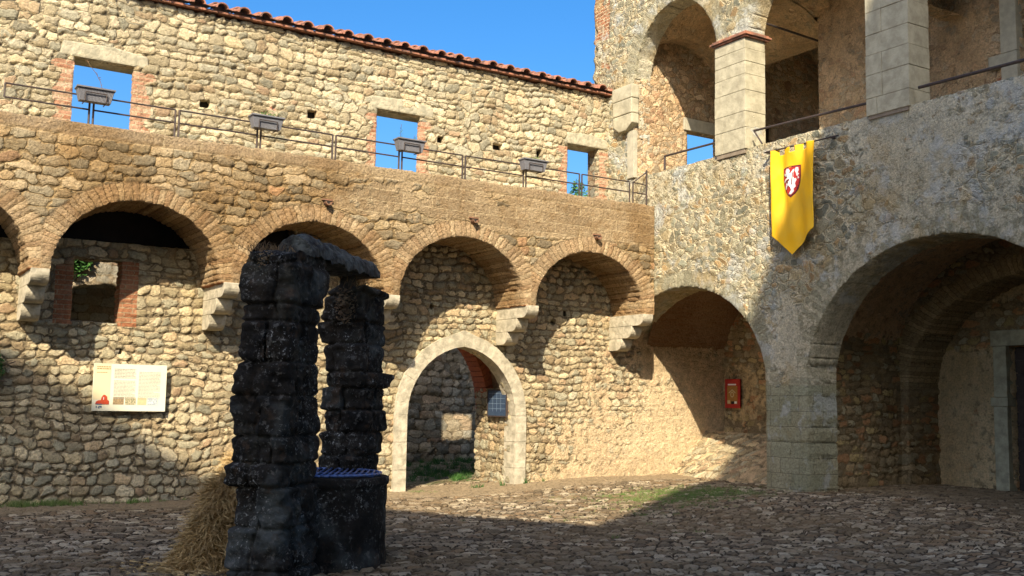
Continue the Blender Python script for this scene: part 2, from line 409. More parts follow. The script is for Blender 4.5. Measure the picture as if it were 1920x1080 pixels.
# ------------------------------------------------------------------ materials
M = {}
WARM = [(.54, .47, .33), (.60, .51, .35), (.45, .42, .32), (.64, .54, .37), (.56, .46, .30), (.51, .47, .36), (.43, .39, .29), (.56, .43, .28), (.66, .57, .41), (.49, .45, .34), (.58, .50, .36), (.46, .33, .22)]
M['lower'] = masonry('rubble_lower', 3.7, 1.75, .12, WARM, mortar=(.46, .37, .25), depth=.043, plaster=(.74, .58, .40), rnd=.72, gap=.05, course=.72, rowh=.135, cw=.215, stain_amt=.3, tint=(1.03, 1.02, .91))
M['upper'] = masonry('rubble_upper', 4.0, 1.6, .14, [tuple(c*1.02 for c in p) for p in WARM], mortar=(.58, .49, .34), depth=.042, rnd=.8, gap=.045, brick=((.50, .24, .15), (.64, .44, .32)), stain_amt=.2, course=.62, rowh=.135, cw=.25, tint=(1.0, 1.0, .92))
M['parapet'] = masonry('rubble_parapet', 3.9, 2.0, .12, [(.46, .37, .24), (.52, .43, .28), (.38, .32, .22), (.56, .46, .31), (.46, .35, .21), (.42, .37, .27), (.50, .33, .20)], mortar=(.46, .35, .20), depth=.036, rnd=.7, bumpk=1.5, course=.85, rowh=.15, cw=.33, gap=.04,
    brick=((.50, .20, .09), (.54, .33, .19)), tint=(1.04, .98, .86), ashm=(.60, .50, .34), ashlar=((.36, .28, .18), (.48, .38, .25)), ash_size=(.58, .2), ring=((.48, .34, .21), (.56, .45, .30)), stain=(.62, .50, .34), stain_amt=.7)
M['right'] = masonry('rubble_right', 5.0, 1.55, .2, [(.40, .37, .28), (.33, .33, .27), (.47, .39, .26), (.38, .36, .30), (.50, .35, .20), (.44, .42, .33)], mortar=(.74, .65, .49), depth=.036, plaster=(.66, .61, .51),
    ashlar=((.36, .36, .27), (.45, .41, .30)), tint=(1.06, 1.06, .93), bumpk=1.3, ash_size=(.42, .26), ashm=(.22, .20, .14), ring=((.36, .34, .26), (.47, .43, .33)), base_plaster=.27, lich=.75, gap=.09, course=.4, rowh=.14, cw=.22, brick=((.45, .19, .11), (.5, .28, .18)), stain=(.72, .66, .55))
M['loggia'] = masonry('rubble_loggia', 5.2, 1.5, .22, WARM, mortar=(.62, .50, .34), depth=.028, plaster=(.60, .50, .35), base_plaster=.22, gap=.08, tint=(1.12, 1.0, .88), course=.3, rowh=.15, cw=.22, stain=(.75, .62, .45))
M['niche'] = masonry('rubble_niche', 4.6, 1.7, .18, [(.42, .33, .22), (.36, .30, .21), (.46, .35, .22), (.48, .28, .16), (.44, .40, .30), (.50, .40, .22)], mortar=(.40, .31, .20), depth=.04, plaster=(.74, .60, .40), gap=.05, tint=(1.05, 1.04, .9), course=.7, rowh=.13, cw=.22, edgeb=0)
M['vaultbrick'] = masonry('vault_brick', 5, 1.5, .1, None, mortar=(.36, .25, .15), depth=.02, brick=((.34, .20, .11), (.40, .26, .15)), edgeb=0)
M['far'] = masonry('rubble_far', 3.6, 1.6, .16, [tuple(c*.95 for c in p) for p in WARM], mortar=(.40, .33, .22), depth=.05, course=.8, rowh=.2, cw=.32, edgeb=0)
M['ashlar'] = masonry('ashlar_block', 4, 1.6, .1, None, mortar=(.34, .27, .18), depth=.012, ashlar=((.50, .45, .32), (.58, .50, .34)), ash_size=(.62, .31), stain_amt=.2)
M['pale'] = simple('dressed_stone', (.52, .46, .33), (.30, .27, .19), 7, .88, .03)
M['lintel'] = simple('window_lintel', (.46, .41, .28), (.28, .26, .18), 9, .9, .03)
M['grey_stone'] = simple('lintel_stone', (.44, .40, .29), (.33, .31, .23), 7, .9, .01)
M['spout'] = simple('spout_terracotta', (.26, .13, .075), (.16, .09, .05), 9, .9, .004)
M['tile'] = simple('terracotta_tile', (.40, .17, .10), (.12, .07, .05), 8, .85, .01)
M['iron'] = simple('dark_iron', (.045, .04, .04), (.09, .06, .045), 20, .55, .0005, metal=.3, spec=.4)
M['planter'] = simple('grey_plastic_planter', (.17, .17, .18), (.13, .13, .14), 6, .55, 0)
M['yellow'] = None
M['leaf'] = simple('leaf_green', (.05, .14, .02), (.025, .07, .014), 3, .6, 0)
M['grass'] = simple('grass_green', (.09, .17, .03), (.14, .17, .05), 2, .7, 0)
M['dry'] = simple('dry_weed', (.20, .13, .06), (.12, .07, .035), 5, .9, 0)
M['straw'] = simple('straw', (.60, .43, .19), (.32, .21, .09), 14, .8, 0)
M['bark'] = simple('bark', (.12, .09, .06), (.07, .05, .035), 9, .9, .02)
M['wood'] = simple('dark_wood', (.06, .045, .035), (.035, .025, .02), 12, .7, .004)
M['black'] = simple('shade_and_print_black', (.02, .017, .014), (.03, .025, .02), 3, 1, 0)  # near-black: painted shade in recesses, holes and outlets; also black poster print
M['white'] = simple('white_cloth', (.78, .76, .72), (.70, .68, .66), 6, .8, 0)
M['red'] = simple('red_print', (.42, .035, .02), (.33, .02, .015), 6, .7, 0)
M['darkred'] = simple('dark_red_print', (.16, .02, .03), (.12, .015, .02), 6, .7, 0)
M['board'] = simple('cream_board', (.70, .67, .50), (.66, .63, .46), 2, .5, 0)
M['board_tan'] = simple('cream_board_tan', (.68, .58, .34), (.66, .56, .33), 2, .5, 0)
M['ink'] = simple('pale_ink', (.36, .35, .29), None, 2, .7, 0)
M['ink_blue'] = simple('blue_ink', (.10, .16, .26), None, 2, .7, 0)
M['photo_brown'] = simple('print_brown', (.40, .27, .13), (.18, .14, .08), 38, .6, 0)
M['photo_green'] = simple('print_green', (.62, .50, .30), (.10, .13, .06), 45, .6, 0)
M['photo_sand'] = simple('print_sand', (.62, .48, .24), (.48, .40, .22), 38, .6, 0)
M['photo_grey'] = simple('print_grey', (.66, .68, .62), (.22, .27, .30), 45, .6, 0)
M['ochre_print'] = simple('ochre_print', (.40, .20, .04), (.30, .15, .04), 20, .6, 0)
M['gate_sign'] = simple('navy_panel', (.03, .05, .09), (.045, .07, .11), 8, .35, 0)
M['pale_blue'] = simple('pale_blue_ink', (.20, .27, .36), None, 8, .5, 0)
M['flower'] = simple('pink_flower', (.65, .16, .10), (.5, .1, .08), 8, .7, 0)

def ground_mat():
    t = NT('cobble_ground'); pos = t.n('ShaderNodeNewGeometry').outputs['Position']
    amp = t.n('ShaderNodeAttribute', attribute_name='amp').outputs['Fac']
    w = t.vm('SCALE', t.vm('SUBTRACT', t.noise(pos, 2.5, 2, col=True), (.5, .5, .5)), sc=.3)
    p = t.vm('MULTIPLY', t.vm('ADD', pos, w), (6.3, 8.4, .01))
    a = t.n('ShaderNodeTexVoronoi', voronoi_dimensions='2D', feature='F1'); t.l(p, a.inputs['Vector']); a.inputs['Scale'].default_value = 1
    b = t.n('ShaderNodeTexVoronoi', voronoi_dimensions='2D', feature='DISTANCE_TO_EDGE'); t.l(p, b.inputs['Vector']); b.inputs['Scale'].default_value = 1
    cs = t.n('ShaderNodeSeparateColor'); t.l(a.outputs['Color'], cs.inputs[0])
    ed = b.outputs['Distance']; fine = t.noise(pos, 26, 4, .65); mid = t.noise(pos, 5, 3, .6); big = t.noise(pos, .5, 3, .6)
    stone = t.smooth(ed, .05, .13)
    c = t.pal(cs.outputs[0], [(.23, .185, .13), (.32, .26, .19), (.15, .12, .085), (.40, .34, .25), (.27, .195, .125), (.33, .285, .22), (.18, .145, .10), (.54, .48, .38)])
    soil = t.mixc(mid, (.035, .027, .018), (.08, .058, .036))
    c = t.mixc(stone, soil, c)
    dirt = t.smooth(t.math('ADD', t.math('MULTIPLY', big, .6), t.math('MULTIPLY', mid, .4)), .44, .60)
    c = t.mixc(t.math('MULTIPLY', dirt, .5), c, t.mixc(mid, (.17, .125, .07), (.25, .18, .10)))
    gz = t.n('ShaderNodeAttribute', attribute_name='zone').outputs['Vector']; gs = t.n('ShaderNodeSeparateXYZ'); t.l(gz, gs.inputs[0])
    g = t.smooth(t.math('ADD', gs.outputs[0], t.math('MULTIPLY', t.math('SUBTRACT', mid, .5), 1.4)), .45, .65)
    c = t.mixc(t.math('MULTIPLY', g, t.smooth(t.noise(pos, 9, 4, .7), .42, .6, .1, .75)), c, (.10, .13, .04))
    e = t.smooth(t.math('ADD', gs.outputs[1], t.math('MULTIPLY', t.math('SUBTRACT', mid, .5), .8)), .35, .65)
    c = t.mixc(t.math('MULTIPLY', e, .85), c, t.mixc(mid, (.27, .22, .15), (.36, .29, .20)))
    c = t.mixc(1, c, t.ramp(fine, [(.25, (.70, .65, .54)), (.75, (1.27, 1.18, .98))]), 'MULTIPLY')
    h = t.math('MULTIPLY', t.smooth(ed, 0, .16), t.math('MULTIPLY_ADD', cs.outputs[1], .7, .4))
    h = t.math('ADD', h, t.math('MULTIPLY', fine, .2))
    h = t.mixf(t.math('MULTIPLY', t.math('MAXIMUM', e, g), .75), h, mid)
    h = t.math('MULTIPLY', t.math('SUBTRACT', h, .5), amp)
    return t.finish(c, .8, height=h, scale=.042, disp=True, spec=.3, bump=(t.math('ADD', t.noise(pos, 17, 5, .75), t.math('MULTIPLY', t.smooth(ed, 0, .12), .5)), .06))
M['ground'] = ground_mat()

def well_mat(name, blk=.78, asl=False):
    t = NT(name); pos = t.n('ShaderNodeNewGeometry').outputs['Position']
    n1 = t.noise(pos, 3, 5, .7); n2 = t.noise(pos, 13, 5, .7); n3 = t.noise(pos, 34, 4, .7)
    c = t.mixc(t.smooth(n1, .3, .7), (.009, .008, .0065), (.034, .028, .021))
    c = t.mixc(t.smooth(t.noise(pos, 1.7, 4, .6), .52, .70), c, (.072, .076, .068))
    c = t.mixc(t.math('MULTIPLY', t.smooth(n2, .55, .64), .6), c, (.15, .14, .12))
    blot = t.smooth(t.noise(pos, 2.2, 3, .6), .47, .62)
    c = t.mixc(t.math('MULTIPLY', t.smooth(n3, .57, .66), t.math('MULTIPLY', blot, .85)), c, (.40, .39, .35))
    c = t.mixc(t.math('MULTIPLY', t.smooth(t.noise(pos, 1.3, 4, .65), .55, .7), .8), c, (.062, .057, .042))
    c = t.mixc(t.math('MULTIPLY', t.smooth(t.noise(pos, 4.3, 4, .7), .56, .68), .7), c, (.07, .045, .028))
    h = t.math('MULTIPLY_ADD', n2, .6, t.math('MULTIPLY', n3, .35))
    return t.finish(c, .9, bump=(h, .04), spec=.12)
M['well'] = well_mat('blackened_stone')
M['beam'] = simple('lichened_beam', (.10, .105, .09), (.016, .013, .010), 8, .9, .08)

# ------------------------------------------------------------------ planes
YA, YP, YU, XB = 17.4, 16.35, 17.9, 13.65
def gz(x, y):
    return .2*sstep(np.asarray(x, float), 9., 13.4)*sstep(np.asarray(y, float), 6, 12)+.07*sstep(np.asarray(x, float), 14, 17)

# ------------------------------------------------------------------ GROUND
def ground():
    xs = np.concatenate([[-900, -300, -100, -40, -15], np.arange(-3, 17.41, .033), [19, 24, 40, 100, 300, 900]])
    ys = np.concatenate([[-900, -300, -100, -30, -10, 0, 4], np.arange(7.4, 18.7, .033), [20, 21, 22, 23, 24, 25, 27, 30, 40, 100, 300, 1200]])
    X, Y = np.meshgrid(xs, ys, indexing='ij'); X = X.ravel(); Y = Y.ravel()
    Z = gz(X, Y)+(fnoise(X*.5, Y*.5, 0, 3, 2)-.5)*.07*((X > -3) & (X < 17.4))
    nx, ny = len(xs), len(ys); idx = np.arange(nx*ny).reshape(nx, ny)
    q = np.stack([idx[:-1, :-1].ravel(), idx[1:, :-1].ravel(), idx[1:, 1:].ravel(), idx[:-1, 1:].ravel()], 1)
    gr = np.exp(-(((X-11.9)/2.4)**2+((Y-13.3)/1.6)**2))*.50
    gr = np.maximum(gr, (Y > 18.3)*.9)
    gr = np.maximum(gr, sstep(Y, 16.6, 17.3)*.35)
    er = np.maximum(sstep(Y, 15.4, 16.8)*.9, sstep(X, 14.2, 15)*.55*(Y < 13.5))
    er = np.maximum(er, .45*np.exp(-(((X-9.8)/2.4)**2+((Y-15)/1.5)**2)))
    er = er*(Y < 18)
    o = mk('ground', np.stack([X, Y, Z], 1), q, M['ground'], zone=np.stack([gr, er, 0*gr], 1), smooth=True, amp=((X > -3) & (X < 17.4) & (Y > 7)).astype(float))
    tag(o, 'uneven courtyard ground of dark cobbles with earth and moss', 'ground', kind='structure')
ground()

# ------------------------------------------------------------------ LEFT WALL
WA = empty('courtyard_wall', (7, 17.4, 0), 'long rubble stone wall with arched corbelled gallery, pointed gateway and square windows open to the sky', 'wall')
GATE = (9.87, 1.38)   # centre, spring
def gate_hole(u, v, r=1.17, k=1.0):   # two circle arcs, slightly pointed
    c = .13
    rr = r+c
    d1 = np.hypot(u-(GATE[0]-c), v-GATE[1])-rr; d2 = np.hypot(u-(GATE[0]+c), v-GATE[1])-rr
    top = np.maximum(d1, d2)
    return np.where(v > GATE[1], top, np.abs(u-GATE[0])-r)
def zoneA(u, v):
    br = np.maximum(.95*(rect(u, v, 2.72, 2.96, 2.72, 3.6) < .02), .95*(rect(u, v, 3.66, 3.92, 2.72, 3.7) < .02))
    # smoother lime coat towards the corner
    pl = sstep(u, 10.9, 12.9)*(.30+.30*(1-sstep(v, 0.5, 2.8)))+sstep(u, 13.6, 14.5)*.25
    pl = pl+.25*(1-sstep(v, .05, .45))*sstep(u, 9, 11)
    return br, pl, 0*u
lowh = [lambda u, v: gate_hole(u, v), lambda u, v: rect(u, v, 2.96, 3.66, 2.75, 3.74), lambda u, v: rect(u, v, 3.64, 3.76, 2.26, 2.36),
        lambda u, v: blob(u, v, 11.93, 3.22, .07, .06), lambda u, v: blob(u, v, 9.2, 3.38, .05, .08), lambda u, v: blob(u, v, 12.2, 3.42, .06, .06),
        lambda u, v: rect(u, v, 2.52, 4.86, 4.02, 4.6), lambda u, v: rect(u, v, -.2, 2.2, 3.95, 4.6), lambda u, v: rect(u, v, 5.3, 6.5, 4.02, 4.6)]
sheet('lower_wall', WA, M['lower'], (0, YA, 0), (1, 0, 0), (0, -1, 0), -1.6, 16.6, -.25, 4.75, .028, holes(*lowh), .3, zone=zoneA, rag=.012, dstep=.08, seed=2)
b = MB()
b.box((-.3, YA+.3, 3.9), (6.6, YA+1.3, 4.75)); b.build('gallery_recess', M['black'], WA)  # near-black box paints the deep shade behind the gallery arches
# parapet on arches
ARC = [(.95, 3.42, 1.23, 1.10), (3.70, 3.42, 1.23, 1.12), (6.50, 3.42, 1.24, 1.10), (9.30, 3.42, 1.28, 1.13), (12.10, 3.42, 1.29, 1.11)]
def zoneP(u, v):
    br = np.zeros_like(u)
    for cx in (2.33, 5.10, 7.88, 10.71, 13.5):
        br = np.maximum(br, .95*sstep(.30+(v-3.4)*.35-np.abs(u-cx), -.03, .05)*(1-sstep(v, 3.72, 3.95)))
    ash = sstep(v+(fnoise(u*.7, v*2, 0, 9)-.5)*.6, 4.6, 4.9)*np.clip(.1+.55*fnoise(u*1.3, v*4, 0, 19)+(u-4.5)*.055, 0, .8)
    ash = np.maximum(ash, .6*sstep(v, 5.3, 5.42))
    pl = .5*sstep(v, 5.36, 5.5)+.2*(1-sstep(u, 2, 6))*sstep(v, 4.7, 5.1)
    return br, pl, ash
sheet('gallery_parapet', WA, M['parapet'], (0, YP, 0), (1, 0, 0), (0, -1, 0), -1.6, 13.62, 3.40, 5.6, .028,
      holes(*[(lambda u, v, A=A: arch(u, v, *A)) for A in ARC]), 1.06, outer=('t', 'b'), arcs=[(*A, .27) for A in ARC], zone=zoneP, rag=.014, seed=4)
b = MB(); b.box((-1.6, YA, 5.35), (13.62, YU+.1, 5.56)); b.build('walkway', M['grey_stone'], WA)
# corbels
def corbel(cx, w=.25):
    b = MB()
    tiers = [(3.19, 3.41, 1.10), (2.95, 3.185, .74), (2.71, 2.945, .42)]
    for i, (z0, z1, out) in enumerate(tiers):
        r = .17
        poly = [(YA+.05, z0), (YA-out+r, z0)]
        for k in range(1, 7):
            a = k/6*math.pi/2; poly.append((YA-out+r-r*math.sin(a), z0+r-r*math.cos(a)))
        poly += [(YA-out, z1), (YA+.05, z1)]
        b.prism(poly, 'x', cx-w/2-.004*i, cx+w/2+.004*i)
    return b.build('corbel', M['pale'], WA, bevel=.008)
for cx in (2.33, 5.10, 7.88, 10.72, 13.44): corbel(cx)
# drain spouts
for cx, z in ((6.63, 4.86), (9.43, 4.86), (12.18, 4.83)):
    b = MB()
    pr = []
    for k in range(9):
        a = math.pi*k/8; pr.append((cx+.06*math.cos(a+math.pi), z+.06*math.sin(a+math.pi)))
    for k in range(9):
        a = math.pi*(8-k)/8; pr.append((cx+.042*math.cos(a+math.pi), z+.042*math.sin(a+math.pi)))
    b.prism(pr, 'y', YP-.12, YP+.05)
    b.box((cx-.09, YP-.055, z+.03), (cx+.09, YP+.02, z+.055))
    s = b.build('spout', M['spout'], WA)
    b = MB(); b.box((cx-.05, YP-.052, z-.04), (cx+.05, YP+.02, z+.028)); b.build('outlet', M['black'], s)  # black face painted for the dark inside of the outlet
# gateway surround in dressed stone
def gate_surround():
    c = .13; ri = 1.15+c; W = .25
    def arcpt(th, side, r):
        return (GATE[0]-side*c+side*r*math.cos(th), GATE[1]+r*math.sin(th))
    def outline(r, apex_extra):
        thm = math.acos(c/r); L = []
        L.append((GATE[0]-(r-c), -.1)); n = 9
        for k in range(n+1): L.append(arcpt(thm*k/n, -1, r))
        for k in range(n-1, -1, -1): L.append(arcpt(thm*k/n, 1, r))
        L.append((GATE[0]+(r-c), -.1)); return L
    I = outline(ri, 0); Oo = outline(ri+W, 0)
    Oo[10] = (Oo[10][0], Oo[10][1]+.05)
    n = len(I); b = MB()
    # split the straight jambs into blocks
    def lerp(p, q, t): return (p[0]+(q[0]-p[0])*t, p[1]+(q[1]-p[1])*t)
    segs = []
    for i in range(n-1):
        if i in (0, n-2):
            for k in range(3): segs.append((lerp(I[i], I[i+1], k/3), lerp(I[i], I[i+1], (k+1)/3), lerp(Oo[i], Oo[i+1], k/3), lerp(Oo[i], Oo[i+1], (k+1)/3), 1))
        else: segs.append((I[i], I[i+1], Oo[i], Oo[i+1], 0))
    mats = []
    # group arc segments by two into voussoirs with hairline joints
    for k, (a, b_, c_, d, j) in enumerate(segs):
        g = .004 if (j or k % 2 == 0) else 0
        a2, c2 = lerp(a, b_, g/.25), lerp(c_, d, g/.3)
        b.prism([a2, b_, d, c2], 'y', YA-.075-(.004 if k % 3 == 0 else 0), YA+.32)
    return b.build('gate_surround', M['pale'], WA)
gate_surround()
# passage of the gate
sheet('gate_jamb', WA, M['lower'], (11.04, 0, 0), (0, 1, 0), (-1, 0, 0), YA+.3, 18.85, -.2, 1.9, .035, zone=lambda u, v: (0*u, .2+0*u, 0*u), seed=5)
sheet('gate_jamb', WA, M['lower'], (8.70, 0, 0), (0, 1, 0), (1, 0, 0), YA+.3, 18.85, -.2, 1.9, .05, seed=6)
def ring_band():
    V = []; n = 40; b = MB(); c = GATE[0]+.12
    for k in range(n):
        a0 = math.pi*k/n; a1 = math.pi*(k+.86)/n
        r0, r1 = 1.08, 1.38; bz = 1.42
        P = lambda a, r: (c+r*math.cos(a), 1.45+r*bz*math.sin(a))
        b.prism([P(a0, r0), P(a0, r1), P(a1, r1), P(a1, r0)], 'y', 18.45, 18.92)
    return b.build('brick_arch', simple('red_brick', (.42, .13, .06), (.30, .10, .05), 12, .9, .006), WA)
ring_band()
surf('gate_vault', WA, M['vaultbrick'], lambda a, b: (GATE[0]+.05+1.30*np.cos(a*math.pi), YA+.35+b*1.1, 1.6+1.62*np.sin(a*math.pi)), 40, 20, zone=(.9, 0, 0), flip=True)
sheet('rear_face', WA, M['lower'], (0, 18.90, 0), (1, 0, 0), (0, 1, 0), -1.6, 16.6, -.2, 5.4, .1, holes(lambda u, v: arch(u, v, 9.95, 1.5, 1.3, 1.7), lambda u, v: rect(u, v, 2.7, 4.7, 2.3, 4.2)), .05)
# upper wall
HOL = [(385, 0)]
def zoneU(u, v):
    br = np.zeros_like(u)
    for x0, x1, wl in ((2.86, 3.79, .27), (8.2, 9.11, .17), (12.57, 13.40, .20)):
        ww = wl+(vnoise(v*9, u*0, 0, 3)-.5)*.22
        br = np.maximum(br, (.55+.5*vnoise(u*3, v*5, 0, 8))*(((u < x0+.02) & (u > x0-ww)) | ((u > x1-.02) & (u < x1+ww)))*(v < 6.98))
    return br, .12*(fnoise(u*.6, v*.9, 0, 12) > .55)+0*u, 0*u
uh = [lambda u, v: rect(u, v, 2.86, 3.79, 5.62, 7.05), lambda u, v: rect(u, v, 8.2, 9.11, 5.62, 7.07), lambda u, v: rect(u, v, 12.57, 13.38, 5.62, 7.05)]
for x, z, rx, rz in ((4.98, 6.62, .085, .065), (6.92, 6.75, .085, .075), (9.56, 6.68, .07, .07), (10.86, 6.72, .11, .07), (11.86, 6.72, .06, .09)):
    uh.append(lambda u, v, x=x, z=z, rx=rx, rz=rz: rect(u, v, x-rx, x+rx, z-rz, z+rz))
sheet('upper_wall', WA, M['upper'], (0, YU, 0), (1, 0, 0), (0, -1, 0), -1.6, 13.75, 5.5, 8.2, .028, holes(*uh), .12, outer=('t',), zone=zoneU, rag=.012, seed=8, dstep=.09)
b = MB(); b.box((4.7, YU+.14, 6.4), (7.2, YU+.3, 6.95)); b.box((9.75-.35, YU+.14, 6.4), (12.1, YU+.3, 6.95)); b.build('hole_backing', M['black'], WA)  # black boxes stand in for the shade in the beam holes
b = MB(); b.box((13.40, YU+.12, 5.6), (13.7, YU+.40, 7.06)); b.build('jamb', M['vaultbrick'], WA)
sheet('rear_upper', WA, M['upper'], (0, YU+.56, 0), (1, 0, 0), (0, 1, 0), -1.6, 13.75, 5.4, 8.2, .1, holes(lambda u, v: rect(u, v, 2.7, 4.2, 5.4, 7.6), lambda u, v: rect(u, v, 8.1, 9.7, 5.4, 7.6), lambda u, v: rect(u, v, 12.4, 13.9, 5.4, 7.6)), .0)
for x0, x1, z in ((2.62, 4.02, 7.05), (8.02, 9.40, 7.07), (12.5, 13.63, 7.05)):
    b = MB(); b.prism([(x0, z), (x1, z), (x1-.03, z+.2), ((x0+x1)/2+.1, z+.27), (x0+.05, z+.24)], 'y', YU-.025, YU+.5); b.build('lintel', M['lintel'], WA, bevel=.03)
# tile coping
def tiles():
    b = MB(); bricks = MB()
    pitch = .39; x = -1.5; k = 0; rnd = random.Random(3)
    while x < 13.6:
        for row, (y0, dz) in enumerate(((YU-.20, 0), (YU+.14, .10))):
            L = .46; sl = .24
            jz = rnd.uniform(-.012, .012); ang = rnd.uniform(-.06, .06); r0 = .112+rnd.uniform(-.008, .008); r1 = r0*.85; th = .022
            V = []; n = 9
            for yy, s_ in ((0, 1), (L, 0)):
                for rr in ((r0 if s_ else r1), (r0 if s_ else r1)-th):
                    for i in range(n):
                        a = math.pi*i/(n-1)
                        V.append((x+rr*math.cos(a)+ang*yy, y0+yy+jz, 8.30+dz+yy*sl+rr*math.sin(a)*.95+jz))
            F = []
            for i in range(n-1):
                F += [(i, i+1, 2*n+i+1, 2*n+i), (n+i, 3*n+i, 3*n+i+1, n+i+1), (i, n+i, n+i+1, i+1), (2*n+i, 2*n+i+1, 3*n+i+1, 3*n+i)]
            b.add(V, F)
        # pan tile between the covers
        xm = x+pitch/2; V = []; n = 7
        for yy in (0, .8):
            for rr in (.135, .118):
                for i in range(n):
                    a = math.pi*i/(n-1)+math.pi
                    V.append((xm+rr*math.cos(a), YU-.16+yy, 8.375+yy*.24+rr*math.sin(a)*.55))
        F = []
        for i in range(n-1):
            F += [(i, i+1, 2*n+i+1, 2*n+i), (n+i, 3*n+i, 3*n+i+1, n+i+1), (i, n+i, n+i+1, i+1)]
        b.add(V, F)
        x += pitch+rnd.uniform(-.008, .008)
    o = b.build('roof_tiles', M['tile'], WA, smooth=False)
    x = -1.6
    while x < 13.6:
        w = .28; bricks.box((x, YU-.11+rnd.uniform(-.01, .01), 8.235), (x+w-.008, YU+.6, 8.268)); x += w
    bricks.build('eaves_bricks', M['tile'], WA)
tiles()

# ------------------------------------------------------------------ RIGHT BUILDING
WB = empty('loggia_building', (13.65, 12, .2), 'tall weathered building on the right with large ground arches and an open pillared loggia above', 'building')
AS = (15.6, 2.0, 2.24, 1.9); AB = (9.9, 2.0, 2.55, 2.22)
L1 = (15.80, 8.2, 1.26, 1.5); L2 = (12.41, 8.2, 1.37, 1.5); L3 = (8.9, 8.2, 1.38, 1.5); L4 = (5.4, 8.2, 1.4, 1.5)
def fB(u, v):
    f = np.minimum(arch(u, v, *AS), arch(u, v, *AB))
    for L in (L1, L2, L3, L4):
        f = np.minimum(f, arch(u, v, *L, bottom=6.28))
    # ragged left end of the building above the wall
    edge = 18.42+(vnoise(v*5, 0*v, 0, 4)-.5)*.22-u
    f = np.minimum(f, np.where(v > 5, edge, 9))
    return f
def zoneB(u, v):
    ash = np.zeros_like(u)
    ash = np.maximum(ash, 1.0*((u > 12.3) & (u < 13.5) & (v < 2.03+.06*np.sin(u*9))))
    br = .95*sstep(u, 17.75, 18.0)*(v > 8.1)*(fnoise(u*1.5, v*1.5, 0, 3) > .42)
    # lime plaster coat strong on the shaded right, stones bared under the banner
    pl = .25*sstep(12.6-u, 0, 1.5)+.18*sstep(v, 5.1, 6.0)
    pl = pl-.5*np.exp(-(((u-14.6)/1.6)**2+((v-4.6)/.45)**2))-.45*np.exp(-(((u-12.0)/.9)**2+((v-4.9)/.6)**2))
    pl = pl+.55*np.exp(-(((u-12.95)/.45)**2+((v-2.8)/.8)**2))
    pl = np.where(v > 6.28, .05, pl)
    pl = pl*(ash < .5)-.6*(ash > .5)
    return br, pl, ash
for v0_, v1_, dep in ((-.1, 5.9, .72), (5.9, 12.2, .43)):
    sheet('front_wall', WB, M['right'], (XB, 0, 0), (0, 1, 0), (-1, 0, 0), 3.6, 18.6, v0_, v1_, .0335, fB, dep, arcs=[(*AS, .30), (*AB, .42), (*L1, .30), (*L2, .3), (*L3, .3)], zone=zoneB, rag=.016, seed=11, dstep=.08,
      rev_zone=lambda u, v: (0*u, .2*(v > 2)*(v < 6)+.45*(v > 6), 1.0*((v < 2.03)) + 0*u))
# end face to the sky
sheet('end_wall', WB, M['right'], (0, 18.42, 0), (1, 0, 0), (0, 1, 0), XB, 20, 5, 12.2, .1, lambda u, v: rect(u, v, 15.6, 18.2, 6.0, 8.3), .02)
# piers of dressed stone standing slightly proud of the wall
def pier(y0, y1, z0, z1, x0, x1, rows, name='pier'):
    rnd = random.Random(int(y0*100)); b = MB(); z = z0
    while z < z1-.02:
        hh = min(rnd.choice(rows), z1-z)
        if z1-z-hh < .1: hh = z1-z
        j = lambda: rnd.uniform(-.006, .006)
        cut = rnd.choice([None, .3, .62, .75])
        g = .006
        if cut is None: b.box((x0+j(), y0+j(), z), (x1, y1+j(), z+hh-g))
        else:
            ym = y0+(y1-y0)*cut; b.box((x0+j(), y0+j(), z), (x1, ym-g/2, z+hh-g)); b.box((x0+j(), ym+g/2, z), (x1, y1+j(), z+hh-g))
        z += hh
    return b.build(name, M['pier'], WB, bevel=.008)
M['pier'] = simple('pier_sandstone', (.46, .42, .29), (.31, .28, .19), 5, .88, .02)
pier(13.76, 14.56, 6.28, 8.36, XB-.05, XB+.46, [.24, .30, .34, .40])
pier(10.26, 11.07, 6.26, 9.3, XB-.05, XB+.46, [.28, .30, .33, .38])
M['joint'] = simple('joint_mortar', (.25, .20, .14), None, 9, .9, 0)
for y0, y1, z0, z1 in ((13.78, 14.54, 6.2, 8.34), (10.28, 11.05, 6.2, 9.28)):
    b = MB(); b.box((XB-.038, y0+.012, z0), (XB+.45, y1-.012, z1)); b.build('pier_core', M['joint'], WB)
# brick impost
b = MB()
for k, (e, z) in enumerate(((.03, 8.365), (.06, 8.40), (.025, 8.437))):
    n = 5
    for i in range(n):
        y = 13.74-e+(.84+2*e)*i/n; b.box((XB-.05-e, y, z), (XB+.5+e, y+(.84+2*e)/n-.008, z+.031))
b.build('brick_impost', M['tile'], WB)
# corner springer
b = MB()
b.box((XB-.15, 16.93, 7.98), (XB+.05, 17.60, 8.27)); b.box((XB-.15, 16.94, 7.66), (XB+.05, 17.58, 7.972))
b.prism([(16.94, 7.652), (17.58, 7.652), (17.58, 7.45), (17.38, 7.31), (17.14, 7.31), (16.94, 7.45)], 'x', XB-.14, XB+.05)
b.build('springer', M['pier'], WB, bevel=.02)
b = MB(); b.box((XB-.05, 16.98, 6.3), (XB+.05, 17.2, 7.3)); b.build('pilaster', M['grey_stone'], WB, bevel=.01)
